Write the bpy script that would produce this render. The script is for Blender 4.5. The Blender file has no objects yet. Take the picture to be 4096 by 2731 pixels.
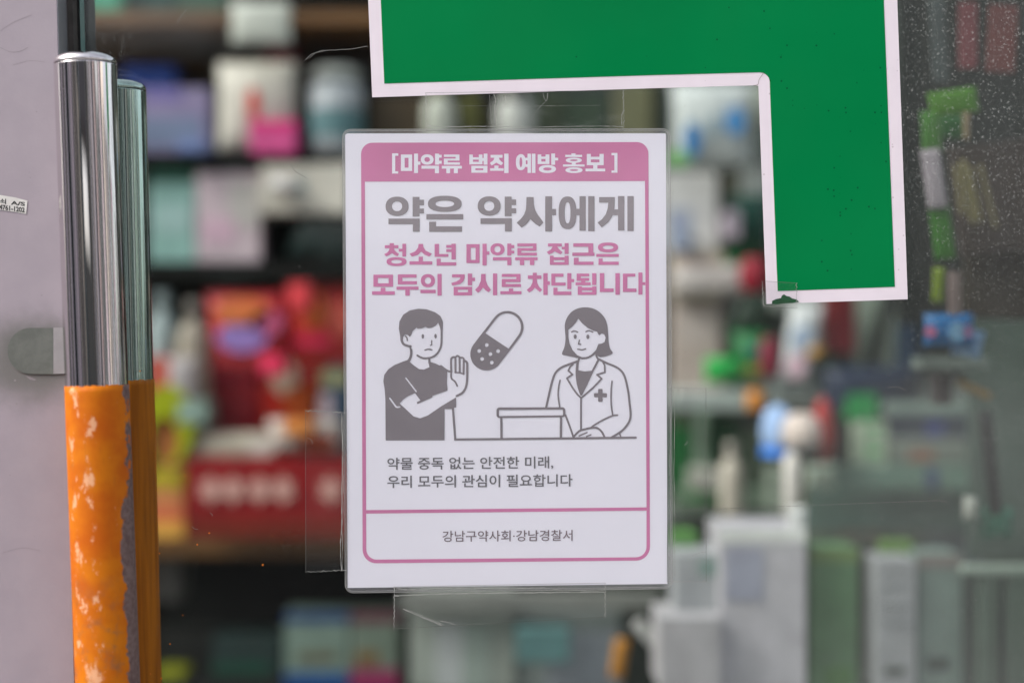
import bpy, bmesh, math, random
from mathutils import Vector, Matrix
from mathutils.geometry import delaunay_2d_cdt
random.seed(7)
S = bpy.context.scene
COL = S.collection
R = math.radians
# ------------------------------------------------------------------ camera, sky, sun, exposure
CAMZ = 1.5
FPX = 4096 * 50 / 36.0
G0 = 0.933                                   # outer face of the glass
cam = bpy.data.cameras.new('camera'); camo = bpy.data.objects.new('camera', cam); COL.objects.link(camo)
camo.location = (0, 0, CAMZ); camo.rotation_euler = (R(90), 0, 0)
cam.lens = 50; cam.sensor_width = 36; cam.clip_start = 0.02; cam.clip_end = 500
cam.dof.use_dof = True; cam.dof.focus_distance = G0 - 0.001; cam.dof.aperture_fstop = 1.5
S.camera = camo
W = bpy.data.worlds.new('World'); S.world = W; W.use_nodes = True
nt = W.node_tree; bg = nt.nodes['Background']
sky = nt.nodes.new('ShaderNodeTexSky'); sky.sky_type = 'NISHITA'; sky.sun_disc = False
SUN_EL, SUN_AZ = 42, 246
sky.sun_elevation = R(SUN_EL); sky.sun_rotation = R(SUN_AZ); sky.dust_density = 4; sky.air_density = 1.2
hs = nt.nodes.new('ShaderNodeHueSaturation'); hs.inputs['Saturation'].default_value = 0.35
nt.links.new(sky.outputs[0], hs.inputs['Color']); nt.links.new(hs.outputs[0], bg.inputs['Color'])
bg.inputs['Strength'].default_value = 0.15
sl = bpy.data.lights.new('sun', 'SUN'); sl.energy = 1.1; sl.angle = R(30); sl.color = (1, 0.97, 0.94)
so = bpy.data.objects.new('sun', sl); COL.objects.link(so)
az = R(SUN_AZ)
sd = Vector((math.sin(az) * math.cos(R(SUN_EL)), math.cos(az) * math.cos(R(SUN_EL)), math.sin(R(SUN_EL))))
so.rotation_euler = sd.to_track_quat('Z', 'Y').to_euler()
S.view_settings.view_transform = 'Standard'; S.view_settings.look = 'None'
S.view_settings.exposure = 0.84; S.view_settings.gamma = 1; S.view_settings.use_curve_mapping = False
S.cycles.max_bounces = 10; S.cycles.transparent_max_bounces = 24; S.cycles.glossy_bounces = 5
S.cycles.use_denoising = True

# ------------------------------------------------------------------ helpers
def P(px, py, Y):                            # a photograph pixel as a point at depth Y
    return Vector(((px - 2048) / FPX * Y, Y, CAMZ - (py - 1365.5) / FPX * Y))
def lin(c):
    c = c / 255.0
    return c / 12.92 if c <= 0.04045 else ((c + 0.055) / 1.055) ** 2.4
def rgb(r, g, b, k=1.0):
    return tuple(min(0.9, lin(v) * k) for v in (r, g, b)) + (1,)
def tag(o, label=None, cat=None, group=None, kind=None):
    if label: o['label'] = label
    if cat: o['category'] = cat
    if group: o['group'] = group
    if kind: o['kind'] = kind
    return o
def empty(name, loc, label, cat, group=None):
    o = bpy.data.objects.new(name, None); COL.objects.link(o); o.location = loc
    o.empty_display_size = 0.02
    return tag(o, label, cat, group)
def obj(name, verts, faces, mats, parent=None, origin=None, mi=None, smooth=False):
    verts = [Vector(v) for v in verts]
    if origin is None:
        lo = [min(v[i] for v in verts) for i in range(3)]; hi = [max(v[i] for v in verts) for i in range(3)]
        origin = Vector(((lo[0] + hi[0]) / 2, (lo[1] + hi[1]) / 2, lo[2]))
    origin = Vector(origin)
    me = bpy.data.meshes.new(name)
    me.from_pydata([tuple(v - origin) for v in verts], [], faces)
    for m in (mats if isinstance(mats, (list, tuple)) else [mats]): me.materials.append(m)
    if mi: me.polygons.foreach_set('material_index', mi)
    if smooth: me.polygons.foreach_set('use_smooth', [True] * len(me.polygons))
    me.update()
    o = bpy.data.objects.new(name, me); COL.objects.link(o)
    if parent is not None:
        o.parent = parent
        base = Vector((0, 0, 0)); p = parent
        while p is not None: base += p.location; p = p.parent
        o.location = origin - base
    else: o.location = origin
    return o
# ---- flat vector drawing: the layers are flattened so that no faces overlap
def flatten(layers, ids_keep=None):
    """layers: list of (polygon, id), later ones on top -> (verts, {id: tris})"""
    vs, fs, ids = [], [], []
    for poly, i in layers:
        if sum(p[0] * q[1] - q[0] * p[1] for p, q in zip(poly, poly[1:] + poly[:1])) < 0: poly = poly[::-1]
        b = len(vs); vs += [Vector((p[0], p[1])) for p in poly]; fs.append(list(range(b, b + len(poly)))); ids.append(i)
    v, e, f, ov, oe, of = delaunay_2d_cdt(vs, [], fs, 1, 1e-4, True)
    out = {}
    for tri, o in zip(f, of):
        if not o: continue
        k = ids[max(o)]
        if k is None: continue
        a, b, c = (v[i] for i in tri[:3])
        if abs((b - a).cross(c - a)) < 1e-5: continue
        out.setdefault(k, []).append(tri)
    return v, out
def flat_obj(name, layers, Y, mats, parent=None):
    v, out = flatten(layers)
    faces, mi = [], []
    for k, tris in out.items():
        for t in tris: faces.append(t); mi.append(k)
    used = sorted({i for t in faces for i in t}); mp = {u: n for n, u in enumerate(used)}
    verts = [P(v[i][0], v[i][1], Y) for i in used]
    faces = [tuple(mp[i] for i in t) for t in faces]
    # face the camera (-Y)
    ff = []
    for t in faces:
        a, b, c = (verts[i] for i in t[:3])
        ff.append(t if (b - a).cross(c - a).y < 0 else tuple(reversed(t)))
    return obj(name, verts, ff, mats, parent, mi=mi)
def rect(x0, y0, x1, y1, k=0): return ([(x0, y0), (x1, y0), (x1, y1), (x0, y1)], k)
def ell(cx, cy, rx, ry, k=0, n=36, p=2.0):
    pts = []
    for i in range(n):
        a = 2 * math.pi * i / n; c, s = math.cos(a), math.sin(a)
        pts.append((cx + rx * math.copysign(abs(c) ** (2 / p), c), cy + ry * math.copysign(abs(s) ** (2 / p), s)))
    return (pts, k)
def smooth_line(pts, n=6, closed=False):
    if len(pts) < 3: return pts
    out = []; m = len(pts)
    rng = range(m if closed else m - 1)
    for i in rng:
        g = (lambda j: pts[j % m]) if closed else (lambda j: pts[max(0, min(m - 1, j))])
        p0, p1, p2, p3 = g(i - 1), g(i), g(i + 1), g(i + 2)
        for t in range(n):
            t /= n
            out.append(tuple(0.5 * (2 * p1[d] + (p2[d] - p0[d]) * t + (2 * p0[d] - 5 * p1[d] + 4 * p2[d] - p3[d]) * t * t
                                    + (3 * p1[d] - p0[d] - 3 * p2[d] + p3[d]) * t ** 3) for d in (0, 1)))
    if not closed: out.append(pts[-1])
    return out
def stroke(pts, w, k=0, sm=True, caps=True):
    if sm: pts = smooth_line(pts, 5)
    L = []; h = w / 2
    for a, b in zip(pts, pts[1:]):
        dx, dy = b[0] - a[0], b[1] - a[1]; l = math.hypot(dx, dy)
        if l < 1e-6: continue
        nx, ny = -dy / l * h, dx / l * h
        L.append(([(a[0] + nx, a[1] + ny), (b[0] + nx, b[1] + ny), (b[0] - nx, b[1] - ny), (a[0] - nx, a[1] - ny)], k))
    jn = pts if caps else pts[1:-1]
    for p in jn: L.append(ell(p[0], p[1], h, h, k, 12))
    return L
def xf(layers, ox, oy, s, sx=None):
    return [([(ox + x * (sx or s), oy + y * s) for x, y in poly], k) for poly, k in layers]
def rquad(c, rs, k=0, n=8):
    """quad c = TL TR BR BL with corner radii rs"""
    pts = []
    for i in range(4):
        p = Vector(c[i]); a = Vector(c[i - 1]); b = Vector(c[(i + 1) % 4]); r = rs[i]
        if r <= 0: pts.append(tuple(p)); continue
        u = (a - p).normalized(); v = (b - p).normalized()
        for j in range(n + 1):
            t = j / n * math.pi / 2
            q = p + u * r * (1 - math.sin(t)) + v * r * (1 - math.cos(t))
            pts.append(tuple(q))
    return (pts, k)
def prism(name, poly, Y, thick, mat, parent=None, side=None):
    """polygon in photograph pixels, front face at depth Y, going back by thick"""
    v, out = flatten([(poly, 0)])
    n = len(v)
    A = [P(q[0], q[1], Y) for q in v]; B = [Vector((a.x, a.y + thick, a.z)) for a in A]
    faces = []
    for t in out[0]:
        a, b, c = (A[i] for i in t)
        t = tuple(t) if (b - a).cross(c - a).y < 0 else tuple(reversed(t))
        faces.append(t); faces.append(tuple(i + n for i in reversed(t)))
    # boundary edges
    cnt = {}
    for t in faces[::2]:
        for i in range(3):
            e = (t[i], t[(i + 1) % 3]); cnt[e] = 1
    nf = len(faces)
    for (i, j) in list(cnt):
        if (j, i) not in cnt: faces.append((j, i, i + n, j + n))
    mi = [0] * nf + [1 if side else 0] * (len(faces) - nf)
    return obj(name, A + B, faces, [mat, side] if side else mat, parent, mi=mi)

# ------------------------------------------------------------------ materials
def mat(name, col=(.5, .5, .5, 1), rough=.5, metal=0, spec=.5, noise=None, bump=None, coat=0):
    """noise = (scale, amount, detail); bump = (scale, strength, distance)"""
    m = bpy.data.materials.new(name); m.use_nodes = True; t = m.node_tree; b = t.nodes['Principled BSDF']
    b.inputs['Base Color'].default_value = col; b.inputs['Roughness'].default_value = rough
    b.inputs['Metallic'].default_value = metal; b.inputs['Specular IOR Level'].default_value = spec
    b.inputs['Coat Weight'].default_value = coat
    tc = t.nodes.new('ShaderNodeTexCoord')
    if noise:
        n = t.nodes.new('ShaderNodeTexNoise'); n.inputs['Scale'].default_value = noise[0]; n.inputs['Detail'].default_value = noise[2]
        t.links.new(tc.outputs['Object'], n.inputs['Vector'])
        mr = t.nodes.new('ShaderNodeMapRange'); mr.inputs['From Min'].default_value = .25; mr.inputs['From Max'].default_value = .75
        mr.inputs['To Min'].default_value = 1 - noise[1]; mr.inputs['To Max'].default_value = 1 + noise[1]
        t.links.new(n.outputs[0], mr.inputs['Value'])
        vm = t.nodes.new('ShaderNodeVectorMath'); vm.operation = 'SCALE'; vm.inputs[0].default_value = col[:3]
        t.links.new(mr.outputs[0], vm.inputs['Scale']); t.links.new(vm.outputs[0], b.inputs['Base Color'])
    if bump:
        n = t.nodes.new('ShaderNodeTexNoise'); n.inputs['Scale'].default_value = bump[0]; n.inputs['Detail'].default_value = 4
        t.links.new(tc.outputs['Object'], n.inputs['Vector'])
        bp = t.nodes.new('ShaderNodeBump'); bp.inputs['Strength'].default_value = bump[1]; bp.inputs['Distance'].default_value = bump[2]
        t.links.new(n.outputs[0], bp.inputs['Height']); t.links.new(bp.outputs[0], b.inputs['Normal'])
    return m
_mc = {}
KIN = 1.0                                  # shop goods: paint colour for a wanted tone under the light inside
def pm(r, g, b, k=None, rough=.5, nz=True):
    k = k or KIN
    key = (r, g, b, k, rough)
    if key not in _mc:
        _mc[key] = mat('carton_print', rgb(r, g, b, k), rough, spec=.3, noise=(34, .18, 4) if nz else None)
    return _mc[key]
class N:                                    # little node-graph helper
    def __init__(s, m): s.t = m.node_tree
    def add(s, typ, **kw):
        n = s.t.nodes.new(typ)
        for k, v in kw.items():
            if k.startswith('_'): n.inputs[int(k[1:])].default_value = v
            else: setattr(n, k, v)
        return n
    def link(s, a, b): s.t.links.new(a, b)
    def math(s, op, a, b=None, c=None, clamp=False):
        n = s.t.nodes.new('ShaderNodeMath'); n.operation = op; n.use_clamp = clamp
        for i, x in enumerate((a, b, c)):
            if x is None: continue
            if isinstance(x, (int, float)): n.inputs[i].default_value = x
            else: s.t.links.new(x, n.inputs[i])
        return n.outputs[0]
    def noise(s, vec, scale, detail=3, rough=.5):
        n = s.t.nodes.new('ShaderNodeTexNoise'); n.inputs['Scale'].default_value = scale; n.inputs['Detail'].default_value = detail
        n.inputs['Roughness'].default_value = rough; s.t.links.new(vec, n.inputs['Vector']); return n.outputs[0]
    def ramp(s, v, a, b, lo=0.0, hi=1.0):
        n = s.t.nodes.new('ShaderNodeMapRange'); n.interpolation_type = 'SMOOTHSTEP'
        n.inputs['From Min'].default_value = a; n.inputs['From Max'].default_value = b
        n.inputs['To Min'].default_value = lo; n.inputs['To Max'].default_value = hi
        s.t.links.new(v, n.inputs['Value']); return n.outputs[0]
    def mixc(s, f, a, b):
        n = s.t.nodes.new('ShaderNodeMix'); n.data_type = 'RGBA'
        for i, x in ((0, f), (6, a), (7, b)):
            if isinstance(x, (int, float)): n.inputs[i].default_value = x
            elif isinstance(x, tuple): n.inputs[i].default_value = x
            else: s.t.links.new(x, n.inputs[i])
        return n.outputs[2]

def film_mat(name, tint=(1, 1, 1), haze=0.02, hazecol=(.6, .6, .6), rough=.05, gain=1.0, bump=None, spots=None, dust_veil=False):
    """clear sheet: transparent body, fresnel gloss, a little diffuse haze"""
    m = bpy.data.materials.new(name); m.use_nodes = True; n = N(m); t = m.node_tree
    t.nodes.remove(t.nodes['Principled BSDF']); out = t.nodes['Material Output']
    tc = n.add('ShaderNodeTexCoord')
    tr = n.add('ShaderNodeBsdfTransparent'); tr.inputs[0].default_value = tint + (1,)
    gl = n.add('ShaderNodeBsdfGlossy'); gl.inputs['Roughness'].default_value = rough
    df = n.add('ShaderNodeBsdfDiffuse'); df.inputs[0].default_value = tuple(hazecol) + (1,)
    fr = n.add('ShaderNodeFresnel'); geo = n.add('ShaderNodeNewGeometry')      # same reflectance on both faces of a thin sheet
    n.link(n.math('ADD', 1.5, n.math('MULTIPLY', geo.outputs['Backfacing'], 1 / 1.5 - 1.5)), fr.inputs[0])
    if bump:
        nz = n.noise(tc.outputs['Object'], bump[0], 2)
        bp = n.add('ShaderNodeBump'); bp.inputs['Strength'].default_value = bump[1]; bp.inputs['Distance'].default_value = bump[2]
        n.link(nz, bp.inputs['Height']); n.link(bp.outputs[0], gl.inputs['Normal'])
    f = n.math('MULTIPLY', fr.outputs[0], gain, clamp=True)
    m1 = n.add('ShaderNodeMixShader'); n.link(f, m1.inputs[0]); n.link(tr.outputs[0], m1.inputs[1]); n.link(gl.outputs[0], m1.inputs[2])
    hz = None
    if dust_veil:
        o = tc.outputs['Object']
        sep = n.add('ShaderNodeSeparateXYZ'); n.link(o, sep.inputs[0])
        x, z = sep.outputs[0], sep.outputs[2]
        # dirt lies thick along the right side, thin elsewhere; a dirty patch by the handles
        right = n.ramp(n.math('ADD', x, n.math('MULTIPLY', n.noise(o, 6, 2), .05)), dust_veil[0], dust_veil[1])
        topr = n.math('MULTIPLY', right, n.ramp(z, dust_veil[2], dust_veil[3], .25, 1))
        def dots(scale, rad, keep):
            vo = n.add('ShaderNodeTexVoronoi'); vo.inputs['Scale'].default_value = scale; n.link(o, vo.inputs['Vector'])
            sc_ = n.add('ShaderNodeSeparateXYZ'); n.link(vo.outputs['Color'], sc_.inputs[0])
            size = n.math('MULTIPLY_ADD', sc_.outputs[1], rad * .7, rad * .3)
            dsc = n.ramp(n.math('DIVIDE', vo.outputs['Distance'], size), 1.0, .5)
            on = n.ramp(sc_.outputs[0], 1 - keep, 1 - keep + .02)
            return n.math('MULTIPLY', n.math('MULTIPLY', dsc, on), n.math('MULTIPLY_ADD', sc_.outputs[2], .7, .3))
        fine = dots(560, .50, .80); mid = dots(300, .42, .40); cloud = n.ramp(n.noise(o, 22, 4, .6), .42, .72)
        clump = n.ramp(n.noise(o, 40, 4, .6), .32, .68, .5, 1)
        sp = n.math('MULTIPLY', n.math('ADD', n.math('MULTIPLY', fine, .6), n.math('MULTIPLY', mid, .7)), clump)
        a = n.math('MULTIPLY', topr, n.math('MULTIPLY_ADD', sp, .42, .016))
        star = n.math('MULTIPLY', dots(95, .10, .22), .22)
        b = n.math('MULTIPLY', cloud, n.math('MULTIPLY', fine, .05))
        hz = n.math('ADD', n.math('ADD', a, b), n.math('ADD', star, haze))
        # the distance from the dirty patch centre
        vd = n.add('ShaderNodeVectorMath', operation='DISTANCE'); n.link(o, vd.inputs[0]); vd.inputs[1].default_value = dust_veil[4]
        patch = n.math('MULTIPLY', n.ramp(vd.outputs['Value'], .03, .008), n.math('MULTIPLY', sp, .30))
        hz = n.math('ADD', hz, patch)
        sm = n.math('MULTIPLY', n.math('MULTIPLY', n.ramp(x, dust_veil[0] - .14, dust_veil[0] - .02), n.ramp(z, dust_veil[2] + .03, dust_veil[2] - .04, .25, 1)), n.ramp(n.noise(o, 5, 3), .3, .7, .03, .06))  # pale smear at lower right: the street's reflected veil painted in as haze
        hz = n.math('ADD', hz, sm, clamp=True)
    m2 = n.add('ShaderNodeMixShader')
    if hz is not None: n.link(hz, m2.inputs[0])
    else: m2.inputs[0].default_value = haze
    n.link(m1.outputs[0], m2.inputs[1]); n.link(df.outputs[0], m2.inputs[2]); n.link(m2.outputs[0], out.inputs[0])
    return m

# ------------------------------------------------------------------ the door frame on the left
LEAN = (298 - 228) / 2731.0
def xl(x0, y): return x0 + LEAN * y
def strip(x0, x1, y0=-1300, y1=4300): return [(xl(x0, y0), y0), (xl(x1, y0), y0), (xl(x1, y1), y1), (xl(x0, y1), y1)]
frame_m = bpy.data.materials.new('painted_metal'); frame_m.use_nodes = True
n = N(frame_m); b = frame_m.node_tree.nodes['Principled BSDF']; tc = n.add('ShaderNodeTexCoord'); o_ = tc.outputs['Object']
PANEL_ORIGIN = P(60, 4300, .925)
stain_c = P(120, 1440, .925) - PANEL_ORIGIN
vm = n.add('ShaderNodeVectorMath', operation='SUBTRACT'); n.link(o_, vm.inputs[0]); vm.inputs[1].default_value = stain_c
vs_ = n.add('ShaderNodeVectorMath', operation='MULTIPLY'); n.link(vm.outputs[0], vs_.inputs[0]); vs_.inputs[1].default_value = (.85, 0, 1.1)
vl = n.add('ShaderNodeVectorMath', operation='LENGTH'); n.link(vs_.outputs[0], vl.inputs[0])
d = n.math('ADD', vl.outputs['Value'], n.math('MULTIPLY', n.math('SUBTRACT', n.noise(o_, 60, 4), .5), .016))
stain = n.ramp(d, .044, .014)
base = n.mixc(n.ramp(n.noise(o_, 30, 5, .6), .3, .7), (.32, .275, .315, 1), (.35, .30, .34, 1))
sc1 = n.add('ShaderNodeVectorMath', operation='MULTIPLY'); n.link(o_, sc1.inputs[0]); sc1.inputs[1].default_value = (60, 1, 600)
hair = n.ramp(n.noise(sc1.outputs[0], 1, 2), .68, .76)
specks = n.ramp(n.noise(o_, 260, 2), .76, .79)
col = n.mixc(n.math('MULTIPLY', stain, .8), base, (.11, .11, .095, 1))
col = n.mixc(n.math('MULTIPLY', hair, .10), col, (.2, .18, .18, 1))
col = n.mixc(n.math('MULTIPLY', specks, .55), col, (.15, .14, .13, 1))
n.link(col, b.inputs['Base Color']); b.inputs['Roughness'].default_value = .5
bp = n.add('ShaderNodeBump'); bp.inputs['Strength'].default_value = .12; bp.inputs['Distance'].default_value = .0005
n.link(n.noise(o_, 500, 3), bp.inputs['Height']); n.link(bp.outputs[0], b.inputs['Normal'])
m_edge = mat('bare_edge', (.5, .5, .53, 1), .35, .6)
m_gasket = mat('weathered_strip', (.075, .065, .06, 1), .8, noise=(120, .35, 4), bump=(300, .4, .0006))
m_black = mat('black_recess', (.008, .008, .009, 1), .6)
frame = empty('door_frame', P(60, 2731, .925), 'pale lavender grey painted metal door frame filling the left edge beside the handles', 'door frame')
prism('frame_panel', strip(-1500, 226), .925, .06, frame_m, frame)
bpy.data.objects['frame_panel'].data.transform(Matrix.Translation(bpy.data.objects['frame_panel'].location + frame.location - PANEL_ORIGIN))
bpy.data.objects['frame_panel'].location = PANEL_ORIGIN - frame.location
prism('panel_edge', strip(226.6, 231), .926, .05, m_edge, frame)
prism('weather_strip', strip(231.5, 290), .945, .04, m_gasket, frame)
prism('recess', strip(290.5, 345), .955, .02, m_black, frame)

hl = []
for c_, w_ in (([(0, 190), (40, 208), (80, 206), (112, 190)], 1.5), ([(0, 125), (50, 92), (128, 60)], 1.1), ([(50, 262), (120, 244), (180, 250)], 1.0), ([(10, 2210), (90, 2190), (160, 2202)], 1.0)):
    hl += stroke(c_, w_, 0, True, False)
for (x_, y_, r_) in ((60, 1521, 5), (146, 448, 3), (167, 1181, 3), (66, 1614, 3), (118, 690, 2), (40, 1900, 2.4), (190, 1620, 2)): hl.append(ell(x_, y_, r_, r_ * .8, 0, 9))
hl.append(([(100, 1501), (120, 1506), (146, 1518), (138, 1522), (118, 1517)], 0))
flat_obj('marks', hl, .9249, mat('grime_mark', (.25, .22, .235, 1), .7), frame)

# ------------------------------------------------------------------ glass door
PANE = [(xl(318, -1300), -1300), (5600, -1300), (5600, 4300), (xl(318, 4300), 4300)]
door = empty('glass_door', P(2048, 4300, G0), 'large dusty clear glass door carrying the poster and the green letter', 'glass door')
po = P((PANE[0][0] + 5600) / 2, 4300, G0); po = None
glass_edge = mat('glass_edge', (.13, .24, .23, 1), .25)
v, out = flatten([(PANE, 0)])
tmpA = [P(q[0], q[1], G0) for q in PANE]
cx = (min(a.x for a in tmpA) + max(a.x for a in tmpA)) / 2; zlo = min(a.z for a in tmpA)
def gl(px, py): 
    q = P(px, py, G0); return (q.x - cx, 0, q.z - zlo)
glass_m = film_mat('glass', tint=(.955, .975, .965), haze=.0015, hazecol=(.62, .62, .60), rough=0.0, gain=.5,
                   dust_veil=(gl(3560, 0)[0], gl(3720, 0)[0], gl(0, 1500)[2], gl(0, 500)[2], gl(420, 140)))
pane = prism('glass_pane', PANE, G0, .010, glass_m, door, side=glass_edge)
for vtx in (): pass
m_scratch = mat('scratch_mark', (.17, .17, .16, 1), .7)
m_speck = mat('orange_paint_speck', rgb(205, 110, 20, 1.1), .5)
sc = []
def scr(pts, w, jit=0): 
    q = []
    for a, b_ in zip(pts, pts[1:]):
        k = max(1, int(math.dist(a, b_) / 14)); 
        for i in range(k): q.append((a[0] + (b_[0] - a[0]) * i / k + random.uniform(-jit, jit), a[1] + (b_[1] - a[1]) * i / k + random.uniform(-jit, jit)))
    q.append(pts[-1]); sc.extend(stroke(q, w, 0, False, False))
scr([(1223, 240), (1245, 218), (1290, 203), (1400, 198), (1470, 186)], 2.2, .8)
scr([(1236, 236), (1262, 212), (1300, 205)], 1.6, .8)
scr([(1165, 660), (1182, 688), (1225, 712)], 1.8, .6)
scr([(708, 95), (728, 62), (745, 40)], 2.2, 1)
scr([(3745, 2001), (3775, 2003), (3788, 2010)], 1.6, .3)
x = 2694
while x < 3745:
    l = random.uniform(14, 60); t0 = (x - 2670) / 1075; t1 = (min(x + l, 3745) - 2670) / 1075
    sc.extend(stroke([(x, 2042 - 41 * t0), (min(x + l, 3745), 2042 - 41 * t1)], 1.5, 0, False, False)); x += l + random.uniform(2, 9)
scr([(3550, 1350 + 200), (3590, 1545), (3620, 1560)], 1.2, .5)
scr([(840, 2050), (850, 2058), (848, 2064)], 2, .5); scr([(768, 2106), (780, 2115), (792, 2116)], 2, .5)
flat_obj('scratches', sc, G0 - .0001, m_scratch, door)
sp = []
for (x, y, r_) in ((837, 2131, 4), (789, 2177, 3.6), (1051, 2258, 4), (731, 2459, 2.6), (680, 2574, 3.5), (645, 2712, 4), (638, 2212, 3.5),
                   (1089, 2143, 1.8), (602, 2694, 2.6), (740, 1901, 2.6), (676, 1836, 2), (634, 1957, 2.2), (560, 1484, 3)):
    sp.append(ell(x, y, r_, r_ * random.uniform(.8, 1.1), 0, 10))
flat_obj('paint_specks', sp, G0 - .0001, m_speck, door)

# ------------------------------------------------------------------ pull handles
def lathe(prof, segs=48):
    vs, fs = [], []
    for r_, h in prof:
        for i in range(segs):
            a = 2 * math.pi * i / segs; vs.append(Vector((r_ * math.cos(a), r_ * math.sin(a), h)))
    for j in range(len(prof) - 1):
        for i in range(segs):
            k = (i + 1) % segs; fs.append((j * segs + i, j * segs + k, (j + 1) * segs + k, (j + 1) * segs + i))
    fs.append(tuple(reversed(range(segs)))); fs.append(tuple((len(prof) - 1) * segs + i for i in range(segs)))
    return vs, fs
def chrome(name, tint, rough):
    m = bpy.data.materials.new(name); m.use_nodes = True; n = N(m); b = m.node_tree.nodes['Principled BSDF']
    tc = n.add('ShaderNodeTexCoord'); o = tc.outputs['Object']
    b.inputs['Metallic'].default_value = 1
    s = n.add('ShaderNodeVectorMath', operation='MULTIPLY'); n.link(o, s.inputs[0]); s.inputs[1].default_value = (300, 300, 2)
    ln = n.noise(s.outputs[0], 1, 3)
    c = n.mixc(ln, tuple(v * .68 for v in tint) + (1,), tuple(tint) + (1,)); n.link(c, b.inputs['Base Color'])
    n.link(n.ramp(n.noise(o, 30, 3), .3, .75, rough * .6, rough * 1.2), b.inputs['Roughness'])
    # drawn tube: faint lengthwise ripples
    bp = n.add('ShaderNodeBump'); bp.inputs['Strength'].default_value = 1; bp.inputs['Distance'].default_value = .00002
    n.link(ln, bp.inputs['Height']); n.link(bp.outputs[0], b.inputs['Normal'])
    return m
m_chr = chrome('polished_steel', (.96, .90, .91), .024)
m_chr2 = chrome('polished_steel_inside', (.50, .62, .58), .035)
def tape_mat(name, worn=True):
    m = bpy.data.materials.new(name); m.use_nodes = True; n = N(m); b = m.node_tree.nodes['Principled BSDF']
    tc = n.add('ShaderNodeTexCoord'); o = tc.outputs['Object']; b.inputs['Roughness'].default_value = .6; b.inputs['Specular IOR Level'].default_value = .22
    if worn:
        a = n.noise(o, 38, 5, .55); c = n.mixc(n.ramp(a, .3, .7), rgb(194, 92, 2, 1.0), rgb(212, 120, 4, 1.0))
        st = n.add('ShaderNodeVectorMath', operation='MULTIPLY'); n.link(o, st.inputs[0]); st.inputs[1].default_value = (1, 1, .45)
        dirt = n.ramp(n.noise(st.outputs[0], 55, 5, .65), .56, .72)
        c = n.mixc(n.math('MULTIPLY', dirt, .55), c, rgb(150, 100, 45))
        sep = n.add('ShaderNodeSeparateXYZ'); n.link(o, sep.inputs[0]); X = sep.outputs[0]
        # chips: a ragged column left of centre and scattered patches
        st2 = n.add('ShaderNodeVectorMath', operation='MULTIPLY'); n.link(o, st2.inputs[0]); st2.inputs[1].default_value = (1.2, 1.2, .62)
        fl = n.noise(st2.outputs[0], 100, 10, .74)
        mid = n.math('MULTIPLY', n.ramp(X, -.018, -.012), n.ramp(X, .008, .001))
        thr = n.math('SUBTRACT', fl, n.math('MULTIPLY_ADD', mid, -.08, .14))
        chip = n.ramp(thr, .49, .535)
        c = n.mixc(n.math('MULTIPLY', chip, .8), c, rgb(232, 178, 140))
        st3 = n.add('ShaderNodeVectorMath', operation='MULTIPLY'); n.link(o, st3.inputs[0]); st3.inputs[1].default_value = (900, 900, 60)
        c = n.mixc(n.math('MULTIPLY', n.ramp(n.noise(st3.outputs[0], 1, 3), .62, .72), .35), c, rgb(170, 96, 30))
        gr = n.math('MULTIPLY', n.ramp(n.noise(o, 70, 6, .7), .5, .66), n.ramp(sep.outputs[2], -.10, -.17))
        c = n.mixc(n.math('MULTIPLY', gr, .6), c, rgb(140, 96, 70))
        # adhesive residue down the right side
        edge = n.math('ADD', X, n.math('MULTIPLY', n.math('SUBTRACT', n.noise(o, 60, 7, .7), .5), .013))
        Z = sep.outputs[2]
        lim = n.ramp(Z, -.085, -.045, .0034, .0)
        res = n.ramp(n.math('ADD', edge, lim), .0190, .0196)
        rc = n.mixc(n.ramp(n.noise(o, 300, 3), .3, .7), (.14, .085, .08, 1), (.22, .15, .14, 1))
        c = n.mixc(res, c, rc)
        n.link(c, b.inputs['Base Color'])
        bp = n.add('ShaderNodeBump'); bp.inputs['Strength'].default_value = .2; bp.inputs['Distance'].default_value = .0003
        n.link(n.math('SUBTRACT', n.noise(o, 60, 4), n.math('MULTIPLY', chip, .6)), bp.inputs['Height']); n.link(bp.outputs[0], b.inputs['Normal'])
    else:
        st = n.add('ShaderNodeVectorMath', operation='MULTIPLY'); n.link(o, st.inputs[0]); st.inputs[1].default_value = (300, 300, 12)
        c = n.mixc(n.ramp(n.noise(st.outputs[0], 1, 3), .3, .7), rgb(150, 82, 3), rgb(184, 106, 8)); n.link(c, b.inputs['Base Color'])
    return m
HROT = -math.atan2(302 - 215, 2731 - 300.0)
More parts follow.
